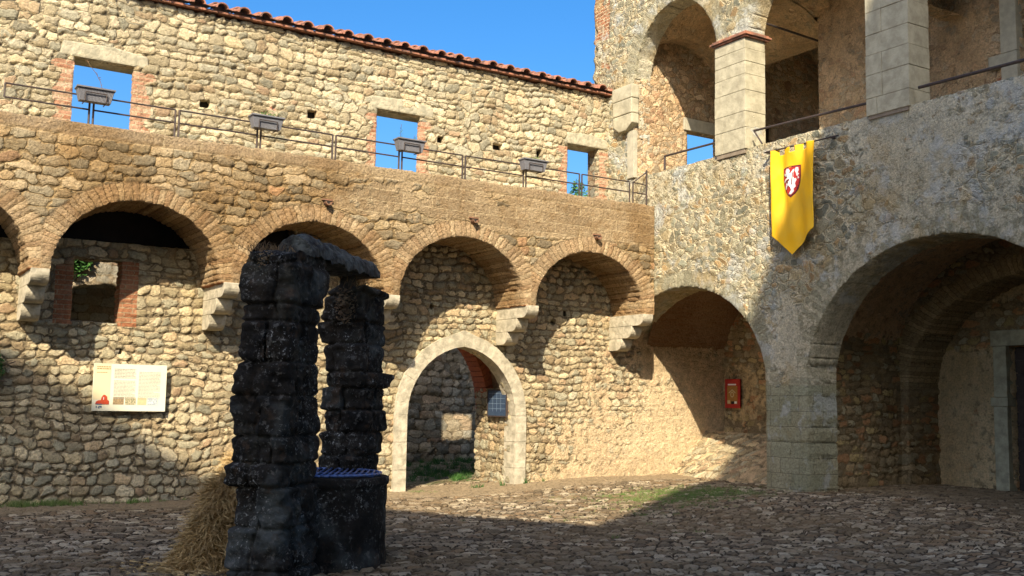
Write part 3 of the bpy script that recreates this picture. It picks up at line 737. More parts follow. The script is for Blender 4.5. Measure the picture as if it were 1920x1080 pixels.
# small recess behind the left arch
sheet('recess_back', WB, M['niche'], (16.5, 0, 0), (0, 1, 0), (-1, 0, 0), 13.2, 17.5, .1, 4.7, .04, zone=lambda u, v: (.55*sstep(v, 2.9, 3.6), .42*(1-sstep(v, 2.4, 3.)), 0*u), seed=21)
b = MB(); b.box((14.3, 13.0, 0), (16.6, 13.25, 4.8)); b.box((13.9, 12.9, 4.4), (16.7, 17.6, 4.8)); b.build('recess_shell', M['vaultbrick'], WB, zone=None)
surf('recess_vault', WB, M['vaultbrick'], lambda a, b: (14.3+2.3*b, 15.35+2.15*np.cos(a*math.pi), 2.2+2.15*np.sin(a*math.pi)), 60, 40, zone=(.9, 0, 0), flip=True)
def talus(a, b):
    y = 13.3+4.2*a; x0 = 14.05+.23*(y-13.6)
    x = x0+(15.97-x0)*b
    z = .08+(1.07-.08)*b**.85+(fnoise(x*2, y*2, 0, 31)-.5)*.06
    return x, y, z
surf('talus', WB, M['lower'], talus, 160, 80, zone=(0, .42, 0), flip=True)
surf('ledge', WB, M['lower'], lambda a, b: (15.95+.6*b, 13.3+4.2*a, 1.06+0*a), 70, 12, zone=(0, .6, 0), flip=True)
# inside the large arch
sheet('inner_side_wall', WB, M['niche'], (0, 12.72, 0), (1, 0, 0), (0, -1, 0), 14.3, 16.5, 0, 4.9, .034, zone=lambda u, v: (.0*u, .12*sstep(v, 2.8, 3.6), 0*u), seed=23)
A2 = (9.9, 2.0, 2.66, 1.95)
sheet('inner_arch', WB, M['niche'], (16.4, 0, 0), (0, 1, 0), (-1, 0, 0), 6.8, 12.85, 0, 4.9, .045, lambda u, v: arch(u, v, *A2), .88, arcs=[(*A2, .28)], zone=lambda u, v: (0*u, .1+0*u, 0*u), rag=.03, seed=24)
def holeD(u, v): return rect(u, v, 10.05, 11.12, -.5, 2.75)
sheet('inner_back_wall', WB, M['niche'], (17.28, 0, 0), (0, 1, 0), (-1, 0, 0), 6.8, 12.85, 0, 4.9, .045, holeD, .25, zone=lambda u, v: (.0*u, .62-.45*sstep(v, 2.6, 2.9)*(1-sstep(v, 3.4, 3.7)), 0*u), seed=25)
b = MB(); b.box((14.0, 6.6, 4.75), (17.6, 12.9, 5.1)); b.box((14.3, 6.5, 0), (17.6, 6.9, 4.9)); b.build('inner_ceiling', M['vaultbrick'], WB)
surf('inner_vault', WB, M['loggia'], lambda a, b: (14.3+2.2*b, 9.85+2.95*np.cos(a*math.pi), 2.4+2.2*np.sin(a*math.pi)), 60, 30, zone=(0, .3, 0), flip=True)
# door of the niche
dr = MB()
dr.box((17.17, 11.12, .2), (17.40, 11.38, 1.70)); dr.box((17.16, 11.10, 1.705), (17.40, 11.43, 1.86)); dr.box((17.18, 11.12, 1.865), (17.40, 11.37, 2.75)); dr.box((17.16, 9.75, 2.755), (17.40, 11.40, 3.03))
dr.box((17.17, 9.8, .2), (17.40, 10.05, 2.75)); dr.build('door_surround', simple('green_grey_stone', (.42, .40, .27), (.26, .25, .17), 7, .85, .02), WB, bevel=.012)
d = MB()
for k in range(11):
    z = .26+k*.226; d.box((17.44, 10.05, z), (17.49, 11.12, z+.216))
d.box((17.50, 9.9, .1), (17.53, 11.3, 3)); door = d.build('door', M['wood'], WB)
for k in (1, 4, 7, 10):
    d = MB(); d.box((17.425, 10.06, .24+k*.226), (17.439, 11.11, .26+k*.226)); d.build('iron_band', M['iron'], door)
# threshold edge of loggia floor and rough stones on it
surf('loggia_floor', WB, M['right'], lambda a, b: (XB+.02+6.*b, 3.6+14.6*a, 6.27+0*a), 200, 12, zone=(0, .4, 0), flip=True)
# loggia interior
def lz(Y, L): return L[1]+L[3]*np.sqrt(np.clip(1-((Y-L[0])/L[2])**2, 0, 1))
def lx(X, c, a, b, s): return s+b*np.sqrt(np.clip(1-((X-c)/a)**2, 0, 1))
def hw(u, v): return rect(u, v, 15.12, 16.0, 6.28, 7.52)
sheet('loggia_end_wall', WB, M['loggia'], (0, 17.05, 0), (1, 0, 0), (0, -1, 0), XB-.0, 19.6, 6.2, 10.5, .035, holes(hw, lambda u, v: rect(u, v, 17.2, 17.74, 6, 8.02)), .14, zone=lambda u, v: (.0*u, .12-.7*(u > 16.5), 0*u), seed=31)
b = MB(); b.box((15.0, 17.0, 7.53), (16.2, 17.3, 7.80)); b.build('lintel', M['grey_stone'], WB, bevel=.01)
sheet('loggia_back_wall', WB, M['loggia'], (19.5, 0, 0), (0, 1, 0), (-1, 0, 0), 13.0, 17.1, 6.2, 10.5, .08, lambda u, v: rect(u, v, 13.9, 16.5, 6.9, 9.6), .3, seed=32)  # unseen opening added in this wall to let sky light into the room
def vault_z(X): return np.maximum(lx(X, 14.85, 1.35, 1.35, 8.05), lx(X, 17.95, 1.5, 1.4, 8.95))
surf('loggia_vault', WB, M['loggia'], lambda a, b: (14.02+5.53*b, 13.9+3.2*a, np.maximum(np.where(14.02+5.53*b < 15.4, lz(13.9+3.2*a, (15.8, 8.2, 1.30, 1.53)), 0), vault_z(14.02+5.53*b))), 60, 120, zone=(0, .35, 0))
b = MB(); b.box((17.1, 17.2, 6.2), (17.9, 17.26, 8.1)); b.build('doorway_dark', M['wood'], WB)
def hz(u, v): return rect(u, v, 8.5, 9.62, 6.2, 8.5)
sheet('loggia_back_wall', WB, M['loggia'], (15.5, 0, 0), (0, 1, 0), (-1, 0, 0), 3.6, 13.72, 6.2, 10, .04, hz, .35, zone=lambda u, v: (.6*np.exp(-(((u-9.98)/.12)**2+((v-6.95)/.1)**2)), .25+0*u, 0*u), seed=34)
b = MB(); b.box((15.42, 9.62, 6.25), (15.6, 9.90, 7.1)); b.box((15.42, 9.62, 7.105), (15.6, 10.12, 7.32)); b.box((15.42, 9.62, 7.325), (15.6, 9.90, 8.4)); b.build('door_surround', M['door_s'] if 'door_s' in M else M['grey_stone'], WB, bevel=.01)
b = MB(); b.box((15.8, 8.4, 6.2), (15.84, 9.7, 8.6)); b.build('door', M['wood'], WB)
surf('loggia_vault', WB, M['loggia'], lambda a, b: (14.02+1.58*b, 10.6+3.35*a, np.maximum(lz(10.6+3.35*a, (12.41, 8.2, 1.45, 1.53)), sstep(10.6+3.35*a, 12.6, 13.4)*(vault_z(14.02+1.58*b)+.02))), 60, 40, zone=(0, .3, 0))
surf('loggia_vault', WB, M['loggia'], lambda a, b: (14.2+1.4*b, 3.6+7.0*a, 9.3+0*a), 60, 10, zone=(0, .3, 0))
b = MB(); b.box((XB, 3.5, 12.2), (20, 18.4, 12.5)); b.box((15.95, 3.5, 6.2), (16.15, 13.6, 12.2)); b.box((15.6, 13.0, 6.2), (19.7, 13.2, 10.2));  b.box((14.1, 3.5, 10.5), (19.8, 17.2, 10.8)); b.box((13.7,3.5,5.2),(19.8,17.2,6.2)); b.build('roof_slab', M['grey_stone'], WB)
b = MB(); b.tube((14.0, 13.74, 8.72), (15.55, 13.74, 8.66), .022); b.build('tie_rod', M['iron'], WB)

# ------------------------------------------------------------------ RIGHT RAILS
rr = empty('handrail', (XB, 15.4, 6.3), 'short iron handrail in the first loggia arch, beside the window', 'handrail', None)
b = MB(); b.path([(XB+.02, 16.08, 6.30), (XB+.02, 16.08, 6.58), (XB+.02, 14.57, 6.56)], .022); b.build('rail', M['iron'], rr)
rr = empty('handrail', (XB, 12.3, 6.3), 'iron handrail across the second loggia arch, above the yellow banner', 'handrail')
b = MB(); b.path([(XB+.02, 13.62, 6.58), (XB+.02, 11.08, 6.5)], .022); b.build('rail', M['iron'], rr)
b = MB(); b.tube((XB+.02, 13.62, 6.58), (XB+.02, 13.42, 6.3), .015); b.build('brace', M['iron'], rr)
rr = empty('handrail', (XB, 9, 6.3), 'iron handrail across the rightmost loggia arch, right of the grey block pier', 'handrail')
b = MB(); b.tube((XB+.02, 10.14, 6.52), (XB-.0, 7.6, 6.47), .026); b.build('rail', M['iron'], rr)

# ------------------------------------------------------------------ LEFT RAILING
rl = empty('railing', (7, 16.6, 5.6), 'thin dark iron railing along the edge of the wall walk', 'railing')
YR = 16.6
bays = [1.71, 2.93, 4.2, 5.52, 6.83, 8.08, 9.36, 10.68, 11.98, 13.22]
for i, (a, c) in enumerate(zip(bays[:-1], bays[1:])):
    b = MB(); a2 = a+.03; c2 = c-.03
    b.path([(a2, YR, 5.88), (a2, YR, 6.085), (c2, YR, 6.085), (c2, YR, 5.88)], .013, 6); b.tube((a2, YR, 5.88), (c2, YR, 5.88), .013, 6)
    b.build('rail_frame', M['iron'], rl)
    for xx in ((a2,) if i == 0 else ()) + (c2,):
        if xx > 2: b = MB(); b.tube((xx, YR, 5.5), (xx, YR, 6.085), .016, 6); b.build('post', M['iron'], rl)
    if i > 0: b = MB(); b.tube((a2, YR, 5.5), (a2, YR, 6.085), .016, 6); b.build('post', M['iron'], rl)
b = MB(); b.path([(13.28, YR, 6.085), (13.62, YR, 6.07)], .013, 6); b.tube((13.28, YR, 5.88), (13.62, YR, 5.88), .013, 6); b.tube((13.28, YR, 6.085), (13.62, YR, 6.33), .013, 6); b.build('rail_frame', M['iron'], rl)
b = MB(); b.tube((13.63, YR, 5.6), (13.63, YR, 6.38), .022, 6); b.build('end_post', M['iron'], rl)
b = MB(); b.tube((13.28, YR, 5.5), (13.28, YR, 6.085), .016, 6); b.build('post', M['iron'], rl)
# planters
def planter(x, label, first=[None]):
    t = empty('planter_box', (x, 16.5, 5.98), label, 'planter', 'planter boxes on the gallery railing')
    b = MB(); w0, w1 = .22, .262; n = 24
    for k in range(n):   # ribbed front
        pass
    z0, z1 = 5.97, 6.16
    def P(s, tt, y): return (x+(w0+(w1-w0)*tt)*s, y, z0+(z1-z0)*tt)
    V = []; N_ = 49
    for tt in (0, 1):
        for i in range(N_):
            s = -1+2*i/(N_-1); V.append(P(s, tt, 16.43-.03*tt-(.006 if i % 2 else 0)))
    F = [(i, i+1, N_+i+1, N_+i) for i in range(N_-1)]
    b.add(V, F)
    b.add([P(-1, 0, 16.43), P(1, 0, 16.43), P(1, 1, 16.40), P(-1, 1, 16.40), P(-1, 0, 16.57), P(1, 0, 16.57), P(1, 1, 16.59), P(-1, 1, 16.59)], [(4, 5, 6, 7), (0, 4, 7, 3), (1, 2, 6, 5), (0, 1, 5, 4)])
    b.build('box', M['planter'], t)
    b = MB(); b.box((x-w1-.012, 16.375, z1-.004), (x+w1+.012, 16.405, z1+.018)); b.box((x-w1-.012, 16.405, z1-.004), (x-w1+.012, 16.6, z1+.018)); b.box((x+w1-.012, 16.405, z1-.004), (x+w1+.012, 16.6, z1+.018)); b.box((x-w1-.012, 16.58, z1-.005), (x+w1+.012, 16.61, z1+.017))
    b.build('rim', M['planter'], t)
    b = MB(); b.box((x-w1+.01, 16.41, z1-.03), (x+w1-.01, 16.58, z1-.02)); b.build('soil', simple('soil', (.05, .035, .025), None, 9, 1, 0) if 'soil' not in M else M['soil'], t)
    b = MB(); b.path([(x-.15, 16.395, 5.96), (x-.15, 16.385, 6.09), (x+.15, 16.385, 6.09), (x+.15, 16.395, 5.96)], .008, 6); b.path([(x-.15, 16.395, 5.96), (x-.15, 16.62, 5.96)], .008, 6); b.path([(x+.15, 16.395, 5.96), (x+.15, 16.62, 5.96)], .008, 6); b.build('bracket', M['iron'], t)
    return t
def leaves(name, mat, parent, c, rad, n, size, seed, flat=1.0, stems=True):
    rnd = random.Random(seed); b = MB()
    for k in range(n):
        v = Vector((rnd.gauss(0, 1), rnd.gauss(0, 1), rnd.gauss(0, 1))); v.normalize(); v *= rnd.random()**.5
        p = Vector(c)+Vector((v.x*rad[0], v.y*rad[1], v.z*rad[2]))
        d = Vector((rnd.gauss(0, 1), rnd.gauss(0, 1), rnd.gauss(0, .7))).normalized(); e = d.orthogonal().normalized(); s = size*rnd.uniform(.6, 1.3)
        b.add([p-d*s, p+e*s*.45, p+d*s, p-e*s*.45], [(0, 1, 2, 3)])
    return mk(name, b.V, b.F, mat, parent)
M['soil'] = simple('soil', (.05, .035, .025), None, 9, 1, 0)
t1 = planter(2.95, 'dark ribbed railing planter before the leftmost window, with one bare arching twig')
b = MB(); pts = [(3.05, 16.5, 6.15), (3.02, 16.5, 6.3), (2.95, 16.5, 6.42), (2.86, 16.5, 6.52), (2.80, 16.5, 6.6)]
b.path(pts, .004, 5)
rnd = random.Random(2)
for k in range(26):
    s = rnd.random()*3.99; i = int(s); p = Vector(pts[i]).lerp(Vector(pts[i+1]), s-i); d = Vector((rnd.uniform(-1, 1), 0, rnd.uniform(.1, 1)))*.03
    b.add([p, p+d*.5+Vector((.006, 0, 0)), p+d, p+d*.5-Vector((.006, 0, 0))], [(0, 1, 2, 3)])
b.build('twig', M['dry'], t1)
t2 = planter(5.6, 'grey ribbed planter box on the railing with small pink flowers, right of the first window')
leaves('plant', M['leaf'], t2, (5.62, 16.5, 6.22), (.22, .07, .07), 90, .022, 3); leaves('flower', M['flower'], t2, (5.68, 16.5, 6.33), (.07, .05, .05), 26, .016, 5)
t3 = planter(8.2, 'grey railing planter before the middle window, with a thin upright stem')
b = MB(); b.tube((8.02, 16.5, 6.15), (8.03, 16.5, 6.44), .004, 5); b.build('stem', M['bark'], t3); b = MB(); b.tube((8.26, 16.5, 6.15), (8.3, 16.5, 6.28), .004, 5); b.build('stem', M['bark'], t3)
leaves('plant', M['leaf'], t3, (8.03, 16.5, 6.3), (.045, .04, .12), 40, .014, 9); leaves('plant', M['leaf'], t3, (8.3, 16.5, 6.22), (.07, .04, .05), 26, .016, 10)
t4 = planter(10.8, 'grey planter box on the railing nearest the corner, with low pale green plants')
leaves('plant', M['grass'], t4, (10.84, 16.5, 6.21), (.16, .06, .05), 90, .02, 12)

# ------------------------------------------------------------------ BANNER
def banner_mat():
    t = NT('yellow_cloth'); pos = t.n('ShaderNodeNewGeometry').outputs['Position']
    nz = t.noise(pos, 220, 2, .5)
    c = t.mixc(t.smooth(t.noise(pos, 3, 4, .6), .35, .7), t.mixc(nz, (.90, .50, .012), (.82, .43, .010)), (.80, .46, .03))
    return t.finish(c, .75, bump=(nz, .0006), spec=.2)
M['yellow'] = banner_mat()
bn = empty('banner', (13.5, 12.67, 6.1), 'long yellow banner with pointed end and red lion shield, hanging below the loggia', 'banner')
BX = 13.50
def cloth_x(y, z):
    k = (y-12.21)/.93; dn = np.clip((6.1-z)/1.9, 0, 1)
    return BX-.035*np.sin(k*math.pi*4.2+.6)*(1-.65*dn)-.012*np.sin(k*19+dn*7)*(1-.4*dn)-.010*np.sin(dn*16+k*5)*dn-.02*np.sin(k*6+dn*3)-.05*dn*(1-k)+.05*(1-dn)*0
def banner():
    h = .02; ys = np.arange(12.20, 13.161, h); zs = np.arange(4.22, 6.13, h)
    def side(z):
        return z
    V = []; F = []; id_ = {}
    def vert(i, j):
        if (i, j) in id_: return id_[(i, j)]
        y = ys[i]; z = zs[j]
        zb = 4.25+abs(y-12.70)*(.37/.46)
        z = max(z, zb)
        id_[(i, j)] = len(V); V.append((float(cloth_x(y, z)), y, z)); return id_[(i, j)]
    for i in range(len(ys)-1):
        y = (ys[i]+ys[i+1])/2
        k = (y-12.20)/.95
        tab = any(abs(k-c) < .085 for c in (.06, .35, .65, .94))
        for j in range(len(zs)-1):
            z = (zs[j]+zs[j+1])/2
            zb = 4.25+abs(y-12.70)*(.37/.46)
            if z < zb-h: continue
            if z > 6.02 and not tab: continue
            F.append((vert(i, j), vert(i+1, j), vert(i+1, j+1), vert(i, j+1)))
    o = mk('cloth', V, F, M['yellow'], bn, smooth=True)
    m = o.modifiers.new('solid', 'SOLIDIFY'); m.thickness = .004
banner()
b = MB(); b.tube((BX-.0, 13.34, 6.13), (BX+.06, 11.75, 6.12), .014, 8); b.tube((BX, 13.3, 6.13), (13.68, 13.3, 6.13), .02, 6); b.tube((BX+.05, 11.9, 6.12), (13.68, 11.9, 6.12), .02, 6); b.build('pole', M['iron'], bn)
def decal(name, poly, mat, off, parent, cy=12.715, cz=5.53, s=1.0, sub=.02):
    # polygon in (right, up) unit coordinates, laid on the cloth; filled by fan triangulation through mathutils
    from mathutils.geometry import tessellate_polygon
    P = [Vector((p[0], p[1], 0)) for p in poly]
    tri = tessellate_polygon([P])
    import bmesh
    me = bpy.data.meshes.new(name); bm = bmesh.new()
    vs = [bm.verts.new(p) for p in P]
    for t in tri:
        try: bm.faces.new([vs[i] for i in t])
        except ValueError: pass
    bmesh.ops.subdivide_edges(bm, edges=bm.edges, cuts=2, use_grid_fill=True)
    bmesh.ops.triangulate(bm, faces=bm.faces)
    V = []
    bm.verts.ensure_lookup_table()
    for v in bm.verts:
        y = cy-v.co.x*s; z = cz+v.co.y*s
        V.append((float(cloth_x(y, z))-off, y, z))
    F = [tuple(v.index for v in f.verts) for f in bm.faces]
    bm.free()
    return mk(name, V, F, mat, parent, smooth=True)
sh = [(-.5, .55), (-.25, .56), (0, .58), (.25, .56), (.5, .55), (.5, .1), (.46, -.15), (.36, -.38), (.2, -.56), (0, -.70), (-.2, -.56), (-.36, -.38), (-.46, -.15), (-.5, .1)]
M['shieldred'] = simple('shield_red', (.50, .035, .03), (.42, .03, .025), 8, .75, 0)
sf = decal('shield', sh, M['darkred'], .008, bn, s=.43)
decal('field', [(x*.90, y*.90) for x, y in sh], M['shieldred'], .012, sf, s=.43)
lion = [(-.30, .42), (-.22, .50), (-.08, .47), (-.02, .38), (-.06, .28), (.02, .30), (.10, .40), (.2, .44), (.14, .30), (.12, .12), (.20, .02), (.28, .10), (.26, .24), (.20, .36), (.26, .48), (.38, .46), (.40, .34), (.34, .26), (.42, .20), (.34, .14), (.42, .04), (.32, .0), (.26, -.10), (.20, -.16),
        (.24, -.28), (.14, -.36), (.16, -.46), (.04, -.58), (-.08, -.56), (-.02, -.48), (.04, -.40), (.0, -.30), (-.06, -.22), (-.16, -.22), (-.22, -.34), (-.34, -.32), (-.30, -.22), (-.26, -.12), (-.18, -.06), (-.16, .02), (-.28, .0), (-.40, -.06), (-.42, .02), (-.32, .10), (-.20, .12), (-.18, .18), (-.30, .20), (-.42, .26), (-.40, .34), (-.28, .30), (-.30, .36)]
decal('lion', lion, M['white'], .017, sf, s=.43)
decal('lion_detail', [(.09, .30), (.13, .30), (.10, .05), (.08, -.18), (.04, -.2), (.06, .05)], M['darkred'], .021, sf, s=.43)
decal('lion_detail', [(-.22, .03), (-.04, .06), (-.04, .0), (-.12, -.03), (-.10, -.12), (-.16, -.1), (-.17, -.02)], M['darkred'], .021, sf, s=.43)

# ------------------------------------------------------------------ INFORMATION BOARD
ib = empty('information_board', (3.86, 17.28, 1.39), 'wide cream information board with red castle drawing and small photographs on the left wall', 'sign')
b = MB(); b.box((3.315, 17.27, 1.39), (4.415, 17.292, 2.115)); pn = b.build('panel', M['board'], ib)
def flat(name, x0, x1, z0, z1, mat, k=1, par=None, y=17.27):
    b = MB(); b.box((x0, y-.0015*k, z0), (x1, y-.0015*k+.001, z1)); return b.build(name, mat, par or ib)
flat('side_column', 3.32, 3.57, 1.56, 2.11, M['board_tan'])
rnd = random.Random(8)
def textrows(b, x0, x1, z1, rows, dz, hh):
    for r in range(rows):
        x = x0; z = z1-r*dz; xe = x1-(rnd.random()*.1 if r % 5 == 4 else 0)
        while x < xe-.01:
            w = min(rnd.uniform(.015, .05), xe-x); b.box((x, 17.2655, z-hh), (x+w, 17.2665, z)); x += w+.008
for a_ in ((3.62, 3.94, 2.04, 7, .022, .007), (3.62, 3.94, 1.86, 14, .021, .006), (3.99, 4.32, 2.0, 20, .022, .006)):
    b = MB(); textrows(b, *a_); b.build('text_block', M['ink'], ib)

M['tan'] = simple('tan_ink', (.42, .31, .14), None, 3, .6, 0)
b = MB(); textrows(b, 3.36, 3.56, 2.075, 2, .03, .016); b.build('heading', M['tan'], ib)
b = MB(); textrows(b, 3.36, 3.53, 1.985, 1, .02, .01); b.build('subheading', M['tan'], ib)
for (x0, x1, m) in ((3.62, 3.78, 'photo_brown'), (3.80, 3.96, 'photo_green'), (3.985, 4.12, 'photo_sand'), (4.14, 4.29, 'photo_grey')):
    flat('picture', x0, x1, 1.49, 1.60, M[m], 2)
b = MB(); b.prism([(3.36, 1.49), (3.56, 1.49), (3.56, 1.545), (3.535, 1.56), (3.53, 1.61), (3.50, 1.635), (3.475, 1.635), (3.45, 1.60), (3.44, 1.555), (3.40, 1.55), (3.37, 1.53)], 'y', 17.264, 17.266); em = b.build('castle_drawing', simple('castle_red', (.55, .07, .02), (.40, .05, .02), 30, .6, 0), ib)
b = MB(); b.box((3.475, 17.2625, 1.56), (3.485, 17.2635, 1.60)); b.build('drawing_detail', M['white'], em)
b = MB(); b.box((3.375, 17.2625, 1.485), (3.455, 17.2635, 1.498)); b.build('drawing_detail', M['ink_blue'], em)
b = MB(); b.box((3.37, 17.2655, 1.44), (3.39, 17.2665, 1.46)); b.prism([(3.41, 1.425), (3.425, 1.425), (3.425, 1.455), (3.45, 1.43), (3.46, 1.455), (3.455, 1.465), (3.41, 1.465)], 'y', 17.2655, 17.2665); b.build('crest', M['ink_blue'], ib)

# ------------------------------------------------------------------ RED POSTER
rp = empty('red_poster', (16.44, 17.05, 1.6), 'tall red framed poster with ochre ornament inside the shaded small arch', 'poster')
b = MB(); b.box((16.41, 16.83, 1.595), (16.44, 17.28, 2.22)); b.build('panel', M['red'], rp)
def pf(name, y0, y1, z0, z1, m, k=1):
    b = MB(); b.box((16.41-.003*k, y0, z0), (16.412-.003*k, y1, z1)); return b.build(name, M[m], rp)
pf('inner_panel', 16.90, 17.21, 1.68, 2.07, 'ochre_print')
pf('heading', 16.94, 17.19, 2.085, 2.115, 'white', 1)
b = MB()
for k in range(16):
    a0 = 2*math.pi*k/16; a1 = 2*math.pi*(k+1)/16
    b.prism([(17.055+.035*math.cos(a0), 1.885+.04*math.sin(a0)), (17.055+.055*math.cos(a0), 1.885+.06*math.sin(a0)), (17.055+.055*math.cos(a1), 1.885+.06*math.sin(a1)), (17.055+.035*math.cos(a1), 1.885+.04*math.sin(a1))], 'x', 16.402, 16.404)
b.prism([(17.16, 1.93), (17.055, 2.0), (16.95, 1.93), (16.96, 1.91), (17.055, 1.975), (17.15, 1.91)], 'x', 16.402, 16.404)
b.build('ornament', M['photo_sand'], rp)
pf('picture', 16.92, 16.99, 1.69, 1.74, 'white', 2); pf('picture', 17.0, 17.09, 1.68, 1.74, 'black', 2); pf('picture', 17.12, 17.2, 1.69, 1.76, 'photo_sand', 2)

# ------------------------------------------------------------------ SIGN IN THE GATEWAY
gs = empty('wall_notice', (11.0, 17.9, 1.36), 'dark blue framed notice hung on the right side inside the gateway', 'sign')
b = MB(); b.box((10.955, 17.56, 1.37), (10.985, 18.24, 1.86)); b.build('panel', M['gate_sign'], gs)
b = MB()
for (y0, y1, z0, z1) in ((17.54, 18.26, 1.86, 1.885), (17.54, 18.26, 1.345, 1.37), (17.54, 17.56, 1.37, 1.86), (18.24, 18.26, 1.37, 1.86)): b.box((10.945, y0, z0), (10.985, y1, z1))
b.build('frame', M['iron'], gs)
b = MB()
for z in (1.50, 1.60, 1.70, 1.80): b.box((10.951, 17.6, z), (10.953, 18.2, z+.008))
for y in (17.75, 17.9, 18.05): b.box((10.950, y, 1.45), (10.9515, y+.008, 1.82))
b.build('lines', M['pale_blue'], gs)

# ------------------------------------------------------------------ WELL
we = empty('stone_well', (4.15, 10.13, 0), 'old blackened stone well with two rough pillars, stone beam and grated basin', 'well')
def pillar(cx, cy, az, w, d, z0, z1, seed, flare=.0, topout=0):
    # axis frame: f along the beam (azimuth az from +Y), s sideways
    a = R(az); f = np.array([math.sin(a), math.cos(a)]); s = np.array([math.cos(a), -math.sin(a)])
    rnd = random.Random(seed); courses = [z0]
    while courses[-1] < z1: courses.append(courses[-1]+rnd.choice([.16, .2, .24, .3, .36]))
    courses = np.array(courses); co = np.array([[rnd.uniform(-.03, .03) for _ in range(4)] for _ in courses])
    nz_ = int((z1-z0)/.015); na = 200
    th = np.linspace(0, 2*math.pi, na, endpoint=False); zz = np.linspace(z0, z1, nz_)
    TH, Z = np.meshgrid(th, zz, indexing='ij'); TH = TH.ravel(); Z = Z.ravel()
    e = 8.
    c, sn = np.cos(TH), np.sin(TH)
    rad = (np.abs(c)**e+np.abs(sn)**e)**(-1/e)
    k = np.clip(np.searchsorted(courses, Z, side='right')-1, 0, len(courses)-2)
    lo = courses[k]; hi = courses[k+1]; tt = np.minimum(Z-lo, hi-Z)
    joint = np.exp(-(tt/.016)**2)*.038*(.4+vnoise(TH*2, Z*3, 0, seed))
    fl = 1+flare*(1-(Z-z0)/(z1-z0))
    px = c*rad*(w/2)*fl; py = sn*rad*(d/2)*fl
    px = px+co[k, 0]*.8+np.where(px > 0, co[k, 1], -co[k, 2])*.8; py = py+co[k, 3]*.7
    out = sstep(Z, z1-.42, z1-.12)*topout*np.maximum(0, sn)
    py = py+out
    ph = _h(k.astype(np.int64), k.astype(np.int64)*3, 0*k.astype(np.int64), seed)*6.28
    sg = (TH+ph+(vnoise(TH*3, Z*6, 0, seed+7)-.5)*.3)/(2*math.pi)*5; si = np.floor(sg).astype(np.int64); sf_ = sg-np.floor(sg)
    off = (_h(k.astype(np.int64), si % 5, 0*si, seed+11)-.5)*.075
    groove = np.exp(-(np.minimum(sf_, 1-sf_)/.045)**2)*.03
    bump = (fnoise(px*7+seed, py*7, Z*8, seed+3, 5)-.5)*.15+off-groove-joint
    # vertical joints
    rr = np.hypot(px, py)+1e-6
    px = px*(1+bump/rr); py = py*(1+bump/rr)
    Zt = Z+(vnoise(px*5, py*5, 0, seed)-.5)*.10*sstep(Z, z1-.2, z1)
    X = cx+px*s[0]+py*f[0]; Y = cy+px*s[1]+py*f[1]
    idx = np.arange(na*nz_).reshape(na, nz_); i2 = np.roll(idx, -1, 0)
    q = np.stack([idx[:, :-1].ravel(), idx[:, 1:].ravel(), i2[:, 1:].ravel(), i2[:, :-1].ravel()], 1)
    V = np.stack([X, Y, Zt], 1)
    # cap rings
    top = idx[:, -1]; caps = []; cur = top; VV = [V]; base = len(V)
    for r_ in (.66, .33, .02):
        P = V[top].copy(); cxy = V[top].mean(0); P[:, :2] = cxy[:2]+(P[:, :2]-cxy[:2])*r_; P[:, 2] = z1+.02+(vnoise(P[:, 0]*7, P[:, 1]*7, 0, seed+4)-.4)*.10
        new = base+np.arange(na); base += na; VV.append(P)
        caps.append(np.stack([cur, np.roll(cur, -1), np.roll(new, -1), new], 1)[:, ::-1]); cur = new
    return mk('pillar', np.concatenate(VV), np.concatenate([q[:, ::-1]]+[c_[:, ::-1] for c_ in caps]), M['well'], we, smooth=True)
pillar(3.43, 9.44, 45, .50, .74, -.08, 2.91, 3, flare=.10, topout=.24)
pillar(4.80, 10.82, 45, .50, .72, -.05, 2.80, 14, flare=.02)
# drum
def drum():
    R0 = .66; na = 200; nz_ = 44; z1 = .86
    th = np.linspace(0, 2*math.pi, na, endpoint=False); zz = np.linspace(-.1, z1, nz_)
    TH, Z = np.meshgrid(th, zz, indexing='ij'); TH = TH.ravel(); Z = Z.ravel()
    row = np.clip(((Z+.02)/.29).astype(int), 0, 2)
    arcl = TH*R0/.46+row*.5; fr = arcl-np.floor(arcl); vj = np.exp(-((np.minimum(fr, 1-fr)*.46)/.012)**2)
    zr = (Z+.02)/.29; fz = zr-np.floor(zr); hj = np.exp(-((np.minimum(fz, 1-fz)*.29)/.010)**2)
    r = R0-.014*np.maximum(vj, hj)+(fnoise(np.cos(TH)*6, np.sin(TH)*6, Z*7, 5, 4)-.5)*.03+(1-sstep(Z, 0, .2))*.02
    r = r+.02*(Z > z1-.07)
    V = np.stack([4.15+r*np.cos(TH), 10.13+r*np.sin(TH), Z], 1)
    idx = np.arange(na*nz_).reshape(na, nz_); i2 = np.roll(idx, -1, 0)
    q = np.stack([idx[:, :-1].ravel(), i2[:, :-1].ravel(), i2[:, 1:].ravel(), idx[:, 1:].ravel()], 1)
    base = len(V); VV = [V]; cur = idx[:, -1]; FF = [q]
    for r_, z_ in ((.56, z1+.005), (.48, z1), (.47, .2), (.01, .15)):
        P = np.stack([4.15+r_*np.cos(th), 10.13+r_*np.sin(th), z_+0*th], 1); new = base+np.arange(na); base += na; VV.append(P)
        FF.append(np.stack([cur, np.roll(cur, -1), np.roll(new, -1), new], 1)); cur = new
    return mk('basin', np.concatenate(VV), np.concatenate(FF), M['well'], we, smooth=True)
drum()
M['grate'] = simple('blue_grate', (.13, .20, .42), (.09, .14, .30), 10, .4, 0, metal=.3, spec=.6)
g = MB(); r = .60
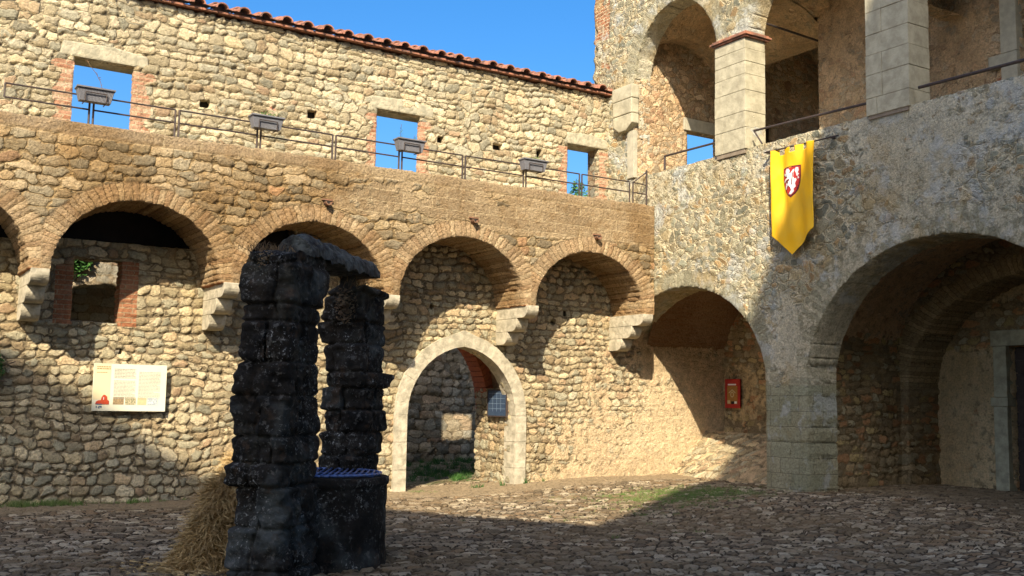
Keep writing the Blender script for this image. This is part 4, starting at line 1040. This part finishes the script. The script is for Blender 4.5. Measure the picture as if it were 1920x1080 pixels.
for k in range(-10, 11):
    o_ = k*.058
    if abs(o_) < r:
        L = math.sqrt(r*r-o_*o_); a = R(-28)
        d = np.array([math.cos(a), math.sin(a)]); e = np.array([-math.sin(a), math.cos(a)])
        p = np.array([4.15, 10.13])+d*o_
        g.tube((*(p-e*L), .895), (*(p+e*L), .895), .010, 6)
for k in (-2, 0, 2):
    o_ = k*.13; L = math.sqrt(r*r-o_*o_)
    p = np.array([4.15, 10.13])+e*o_; g.tube((*(p-d*L), .87), (*(p+d*L), .87), .006, 6)
for k in range(48):
    a0, a1 = 2*math.pi*k/48, 2*math.pi*(k+1)/48
    g.tube((4.15+r*math.cos(a0), 10.13+r*math.sin(a0), .89), (4.15+r*math.cos(a1), 10.13+r*math.sin(a1), .89), .014, 6)
g.build('grate', M['grate'], we, smooth=True)
# beam
def beam():
    p0 = np.array([3.52, 9.40]); p1 = np.array([4.88, 10.85]); ax = (p1-p0); Ln = np.linalg.norm(ax); ax /= Ln; sd = np.array([ax[1], -ax[0]])
    na, nl = 40, 110; V = []
    for j in range(nl):
        t = j/(nl-1)
        for i in range(na):
            a = math.pi*i/(na-5) if i < na-4 else None
            if a is not None: x, z = .18*math.cos(a), .20*math.sin(a)
            else: x = -.185+.37*(i-(na-4)+1)/5; z = 0
            c = p0+ax*Ln*t+sd*x
            V.append((c[0], c[1], 2.95+z))
    V = np.array(V); n = (fnoise(V[:, 0]*6, V[:, 1]*6, V[:, 2]*6, 8, 5)-.5)*.15
    V[:, 2] += n; V[:, 0] += n*.4
    idx = np.arange(na*nl).reshape(nl, na); i2 = np.roll(idx, -1, 1)
    q = np.stack([idx[:-1].ravel(), i2[:-1].ravel(), i2[1:].ravel(), idx[1:].ravel()], 1)
    F = [tuple(x) for x in q]+[tuple(idx[0][::-1]), tuple(idx[-1])]
    return mk('beam', V, F, M['beam'], we, smooth=False)
beam()
b = MB(); a = R(45); c = (4.56, 10.58)
Mx = Matrix.Translation((4.58, 10.60, 0)) @ Matrix.Rotation(-a, 4, 'Z')
b.box((-.07, -.07, 2.74), (.07, .07, 3.0), Mx); b.build('bearing_block', M['well'], we, bevel=.01)
def tuft(name, parent, c, n, hgt, spread, mat, seed, lean=.5, w=.004, top=False):
    rnd = random.Random(seed); V = []; F = []
    for k in range(n):
        x = c[0]+rnd.gauss(0, spread[0]); y = c[1]+rnd.gauss(0, spread[1]); z = c[2]
        if callable(z): z = z(x, y)
        h = hgt*rnd.uniform(.4, 1.2); dx = rnd.gauss(0, lean)*h; dy = rnd.gauss(0, lean)*h; a = rnd.uniform(0, math.pi); wx, wy = math.cos(a)*w, math.sin(a)*w
        b = len(V); V += [(x-wx, y-wy, z-.01), (x+wx, y+wy, z-.01), (x+dx*.4+wx*.8, y+dy*.4+wy*.8, z+h*.6), (x+dx*.4-wx*.8, y+dy*.4-wy*.8, z+h*.6), (x+dx, y+dy, z+h)]
        F += [(b, b+1, b+2, b+3), (b+3, b+2, b+4)]
    return mk(name, V, F, mat, parent)
dw = empty('dry_weed', (4.7, 10.6, 2.8), 'brown dry weeds growing on top of the right well pillar', 'weed', None)
tuft('stems', dw, (4.62, 10.62, 2.80), 130, .16, (.09, .09), M['dry'], 4, .8, .003); leaves('foliage', M['dry'], dw, (4.52, 10.50, 2.62), (.13, .11, .20), 420, .022, 6)
dw = empty('dry_weed', (3.3, 9.3, 2.9), 'small withered moss tuft on top of the left well pillar', 'weed', None)
tuft('stems', dw, (3.22, 9.35, 2.96), 130, .07, (.10, .12), M['dry'], 5, .8, .003); leaves('foliage', M['dry'], dw, (3.18, 9.2, 2.85), (.10, .08, .09), 160, .016, 6)

# ------------------------------------------------------------------ STRAW
def straw_heap(name, label, spine, n, seed, L=(.12, .32)):
    """spine: list of (x, y, z_centre, radius)"""
    rnd = random.Random(seed)
    root = empty(name, (spine[0][0], spine[0][1], 0), label, 'straw', None)
    # core
    na = 28; V = []; F = []
    S = []
    for (x, y, z, r, h) in spine: S.append((x, y, z, r, h))
    m = len(S); nl = 24
    def at(t):
        s = t*(m-1); i = min(int(s), m-2); f_ = s-i
        return [S[i][k]+(S[i+1][k]-S[i][k])*f_ for k in range(5)]
    for j in range(nl+1):
        x, y, z, r, h = at(j/nl)
        for i in range(na):
            a = 2*math.pi*i/na; rr = r*(.9+.2*rnd.random())
            V.append((x+rr*math.cos(a), y+rr*math.sin(a)*.8, z))
    for j in range(nl):
        for i in range(na): F.append((j*na+i, j*na+(i+1) % na, (j+1)*na+(i+1) % na, (j+1)*na+i))
    F.append(tuple(nl*na+i for i in range(na)))
    mk('straw_core', V, F, M['straw_dark'], root, smooth=True)
    V = []; F = []
    for k in range(n):
        t = rnd.random()**.85; x, y, z, r, h = at(t); a = rnd.uniform(0, 2*math.pi)
        rr = r*rnd.uniform(.88, 1.08)
        p = Vector((x+rr*math.cos(a), y+rr*math.sin(a)*.8, z+rnd.uniform(-.02, .02)))
        # straws hang down the slope, with scatter
        x2, y2, z2, r2, _ = at(max(0, t-.08)); q = Vector((x2+r2*math.cos(a), y2+r2*math.sin(a)*.8, z2))
        d = (q-Vector((x+r*math.cos(a), y+r*math.sin(a)*.8, z)))
        d = d.normalized() if d.length > 1e-5 else Vector((0, 0, -1))
        d = (d*.7+Vector((rnd.gauss(0, .8), rnd.gauss(0, .8), rnd.gauss(0, .7)))+Vector((math.cos(a), math.sin(a), 0))*.12).normalized()
        l = rnd.uniform(*L); e = d.cross(Vector((rnd.gauss(0, 1), rnd.gauss(0, 1), rnd.gauss(0, 1)))).normalized()*rnd.uniform(.0022, .004)
        bend = Vector((0, 0, -1))*l*.15*rnd.random()
        pm = p+d*l*.5; pe = p+d*l+bend
        if pe.z < .01: pe.z = .01+rnd.random()*.02
        if pm.z < .01: pm.z = .02
        b = len(V); V += [p-e, p+e, pm+e, pm-e, pe+e*.6, pe-e*.6]; F += [(b, b+1, b+2, b+3), (b+3, b+2, b+4, b+5)]
    mk('straws', [tuple(v) for v in V], F, M['straw'], root)
    return root
M['straw_dark'] = simple('straw_shadow', (.26, .17, .06), (.16, .10, .04), 30, .9, .01)
straw_heap('straw_heap', 'tall leaning heap of yellow straw piled against the left well pillar',
           [(3.08, 10.22, -.02, .36, 0), (3.13, 10.24, .12, .30, 0), (3.18, 10.28, .32, .25, 0), (3.23, 10.30, .52, .21, 0), (3.28, 10.32, .72, .16, 0), (3.32, 10.34, .86, .05, 0)], 17000, 5, (.06, .20))
straw_heap('straw_pile', 'small sunlit pile of golden straw at the foot of the left wall behind the well',
           [(5.62, 16.95, .0, .42, 0), (5.62, 16.96, .2, .36, 0), (5.62, 17.0, .45, .26, 0), (5.64, 17.02, .62, .14, 0), (5.64, 17.02, .68, .04, 0)], 7000, 6)

rnd = random.Random(77); V = []; F = []
for k in range(900):
    a = rnd.uniform(0, 6.28); r_ = abs(rnd.gauss(0, .28))+.25; x = 3.05+r_*math.cos(a); y = 10.2+r_*math.sin(a)
    l = rnd.uniform(.03, .1); a = rnd.uniform(0, 6.28); dx, dy = math.cos(a)*l, math.sin(a)*l; z = .022+rnd.random()*.02
    b_ = len(V); V += [(x-dy*.03, y+dx*.03, z), (x+dy*.03, y-dx*.03, z), (x+dx+dy*.03, y+dy-dx*.03, z+rnd.uniform(-.005, .02)), (x+dx-dy*.03, y+dy+dx*.03, z)]; F.append((b_, b_+1, b_+2, b_+3))
tag(mk('loose_straw', V, F, M['straw']), 'loose straw scattered on the cobbles round the heap', 'straw', kind='stuff')
# ------------------------------------------------------------------ VEGETATION
def blades(name, label, regions, seed, mat, w=.0045):
    rnd = random.Random(seed); V = []; F = []
    for (cx, cy, sx, sy, n, h0) in regions:
        for k in range(n):
            if k % 22 == 0: tx, ty = rnd.gauss(cx, sx*1.25), rnd.gauss(cy, sy*1.25)
            x = rnd.gauss(tx, .035); y = rnd.gauss(ty, .035)
            if y > 17.33 and y < 18.6: y = 17.3
            z = float(gz(x, y))-.01; h = h0*rnd.uniform(.4, 1.2); a = rnd.uniform(0, math.pi); wx, wy = math.cos(a)*w, math.sin(a)*w; dx, dy = rnd.gauss(0, .5)*h, rnd.gauss(0, .5)*h
            b = len(V); V += [(x-wx, y-wy, z), (x+wx, y+wy, z), (x+dx, y+dy, z+h)]; F.append((b, b+1, b+2))
    o = mk(name, V, F, mat); tag(o, label, 'grass', kind='stuff'); return o
reg = [(11.9, 13.7, .6, .4, 3200, .06), (12.2, 13.3, .5, .35, 2500, .06), (11.2, 14.1, .6, .35, 1800, .05), (11.2, 12.9, .6, .35, 1500, .05), (12.6, 13.0, .3, .2, 500, .05), (10.6, 13.3, .8, .5, 700, .05), (9.0, 12.5, 2, 1.2, 500, .04)]
blades('grass', 'low green grass and moss growing between the sunny and shaded cobbles', reg, 3, M['grass'])
blades('wall_foot_grass', 'sparse green weeds along the foot of the left wall', [(2.3, 17.15, .25, .08, 900, .10), (2.9, 17.15, .15, .08, 500, .10), (4.0, 17.2, .1, .05, 150, .08), (3.5, 17.2, 1.2, .06, 300, .05), (8.9, 17.2, .12, .08, 200, .06)], 4, M['grass'])
blades('rough_grass', 'dark rough grass beyond the gateway', [(12.0, 22.2, 1.3, .7, 3500, .12), (11, 19.8, .8, .5, 1500, .12)], 5, M['leaf'], .008)
iv = empty('ivy_bush', (1.95, 17.3, 1.7), 'dark green leafy shrub growing from the left wall at the picture edge', 'bush')
leaves('foliage', M['leaf'], iv, (1.68, 17.25, 2.0), (.40, .14, .32), 1300, .04, 17)
b = MB()
for k in range(7): b.tube((1.75, 17.42, 1.9), (1.6+k*.1, 17.2, 1.8+.1*((k*3) % 5)), .008, 5)
b.build('branch', M['bark'], iv)

FW = empty('rear_wall', (12, 23.4, 0), 'sunlit rubble wall far behind, seen through the gateway and the lower window', 'wall')
sheet('wall_face', FW, M['far'], (0, 23.4, 0), (1, 0, 0), (0, -1, 0), 0, 22, -.5, 6.3, .06, lambda u, v: arch(u, v, 4.6, 2.6, 1.5, 1.35), .8, outer=('t',), zone=lambda u, v: (0*u, .1+0*u, 0*u), seed=41, dstep=.15)
b = MB(); b.box((2.5, 24.25, -.2), (7, 24.35, 4.6)); b.build('arch_shade', M['far'], FW)
iv2 = empty('ivy', (4.0, 23.3, 4.2), 'green ivy on the rear wall glimpsed through the lower window', 'ivy')
leaves('foliage', M['leaf'], iv2, (3.95, 23.3, 4.5), (.42, .12, .48), 900, .06, 19)

def tree(x, y, h, r, label, seed):
    t = empty('tree', (x, y, 0), label, 'tree', 'trees behind the wall')
    rnd = random.Random(seed); b = MB(); b.tube((x, y, 0), (x+.2, y, h*.6), .28, 10, .14)
    for k in range(9):
        z = h*rnd.uniform(.35, .7); a = rnd.uniform(0, 6.28); L = r*rnd.uniform(.5, .9)
        b.tube((x+.1, y, z), (x+L*math.cos(a), y+L*math.sin(a), z+L*.8), .08, 6, .02)
    b.build('trunk', M['bark'], t, smooth=True)
    V = []; F = []
    for c in range(60):
        a = rnd.uniform(0, 6.28); rr = r*math.sqrt(rnd.random()); zz = h*.42+rnd.random()*(h*.56)*(1-.45*(rr/r)**2); cx_, cy_ = x+rr*math.cos(a), y+rr*math.sin(a)
        cr = r*rnd.uniform(.12, .28)
        for k in range(130):
            v = Vector((rnd.gauss(0, 1), rnd.gauss(0, 1), rnd.gauss(0, 1))).normalized()*cr*rnd.random()**.4
            p = Vector((cx_, cy_, min(zz, h-cr*.6)))+v; d = Vector((rnd.gauss(0, 1), rnd.gauss(0, 1), rnd.gauss(0, 1))).normalized(); e = d.orthogonal().normalized(); s = rnd.uniform(.05, .1)
            b_ = len(V); V += [tuple(p-d*s), tuple(p+e*s*.5), tuple(p+d*s), tuple(p-e*s*.5)]; F.append((b_, b_+1, b_+2, b_+3))
    mk('crown', V, F, M['leaf'], t)
tree(22.5, 31.2, 10.7, 1.3, 'green treetop showing in the window nearest the corner', 5)

# ------------------------------------------------------------------ unseen blocks added behind the viewer, rooflines shaped to throw the shade
KP = empty('shade_block_left', (-14, -5, 0), 'tall unseen block added behind the viewer, left of the gap, to shade the court', 'building')
KR = empty('shade_block_right', (8, -5, 0), 'tall unseen block added behind the viewer, right of the gap, shaped for its shadow', 'building')
M['shade_block'] = simple('shade_block_cream', (.72, .60, .42), (.62, .52, .36), 2, .9, .01)  # pale cream so the added blocks bounce light into the court
b = MB(); b.prism([(-18.5, -.5), (-4.35, -.5), (-4.35, 16.45), (-7.0, 18.5), (-12.45, 22.7), (-15.7, 24.8), (-18.5, 26.6)], 'y', -6.5, -4); b.build('wall', M['shade_block'], KP)
b = MB(); b.prism([(-4.25, -.5), (6.5, -.5), (6.5, 19.5), (4.2, 24.0), (1.26, 23.84), (-.61, 22.3), (-.95, 21.9), (-1.94, 20.6), (-3.2, 18.4), (-4.25, 16.5)], 'y', -6.6, -4); b.build('wall', M['shade_block'], KR)

# ------------------------------------------------------------------ light, sky, camera
sd = Vector((.87, 1.05, -1.10)).normalized()
sun = bpy.data.lights.new('sun', 'SUN'); sun.energy = 4.6; sun.angle = R(.53); sun.color = (1, .875, .69)
so = bpy.data.objects.new('sun', sun); so.rotation_euler = sd.to_track_quat('-Z', 'Y').to_euler(); so.location = (-10, -12, 20); COL.objects.link(so)
w = bpy.data.worlds.new('World'); SC.world = w; w.use_nodes = True; nt = w.node_tree; nt.nodes.clear()
sky = nt.nodes.new('ShaderNodeTexSky'); sky.sky_type = 'NISHITA'; sky.sun_disc = False; sky.sun_elevation = math.asin(-sd.z); sky.sun_rotation = math.atan2(-sd.x, -sd.y)
sky.air_density = 1.0; sky.dust_density = 5.0; sky.ozone_density = 4.5; sky.altitude = 300
bg = nt.nodes.new('ShaderNodeBackground'); bg.inputs[1].default_value = .15; wo = nt.nodes.new('ShaderNodeOutputWorld')
hs = nt.nodes.new('ShaderNodeHueSaturation'); hs.inputs['Saturation'].default_value = 1.34; hs.inputs['Value'].default_value = .84
nt.links.new(sky.outputs[0], hs.inputs['Color']); nt.links.new(hs.outputs[0], bg.inputs[0]); nt.links.new(bg.outputs[0], wo.inputs[0])

cam = bpy.data.cameras.new('camera'); cam.sensor_width = 36; cam.lens = 36*1997.10/1920; cam.clip_end = 3000; cam.clip_start = .1
co = bpy.data.objects.new('camera', cam); COL.objects.link(co)
Mx = Matrix(((0.84539278, -0.07208365, -0.52925892), (-0.53387619, -0.08258858, -0.84151966), (0.01694906, 0.99397338, -0.10830353)))
co.matrix_world = Matrix.Translation((0, 0, 1.6)) @ Mx.to_4x4()
SC.camera = co
SC.view_settings.view_transform = 'Standard'; SC.view_settings.look = 'None'; SC.view_settings.exposure = 1.04; SC.view_settings.gamma = 1
SC.render.resolution_x = 1024; SC.render.resolution_y = 576
bn.location = (13.5, 12.53, 6.04)
for o in bpy.data.objects:
    if '_o' in o: del o['_o']
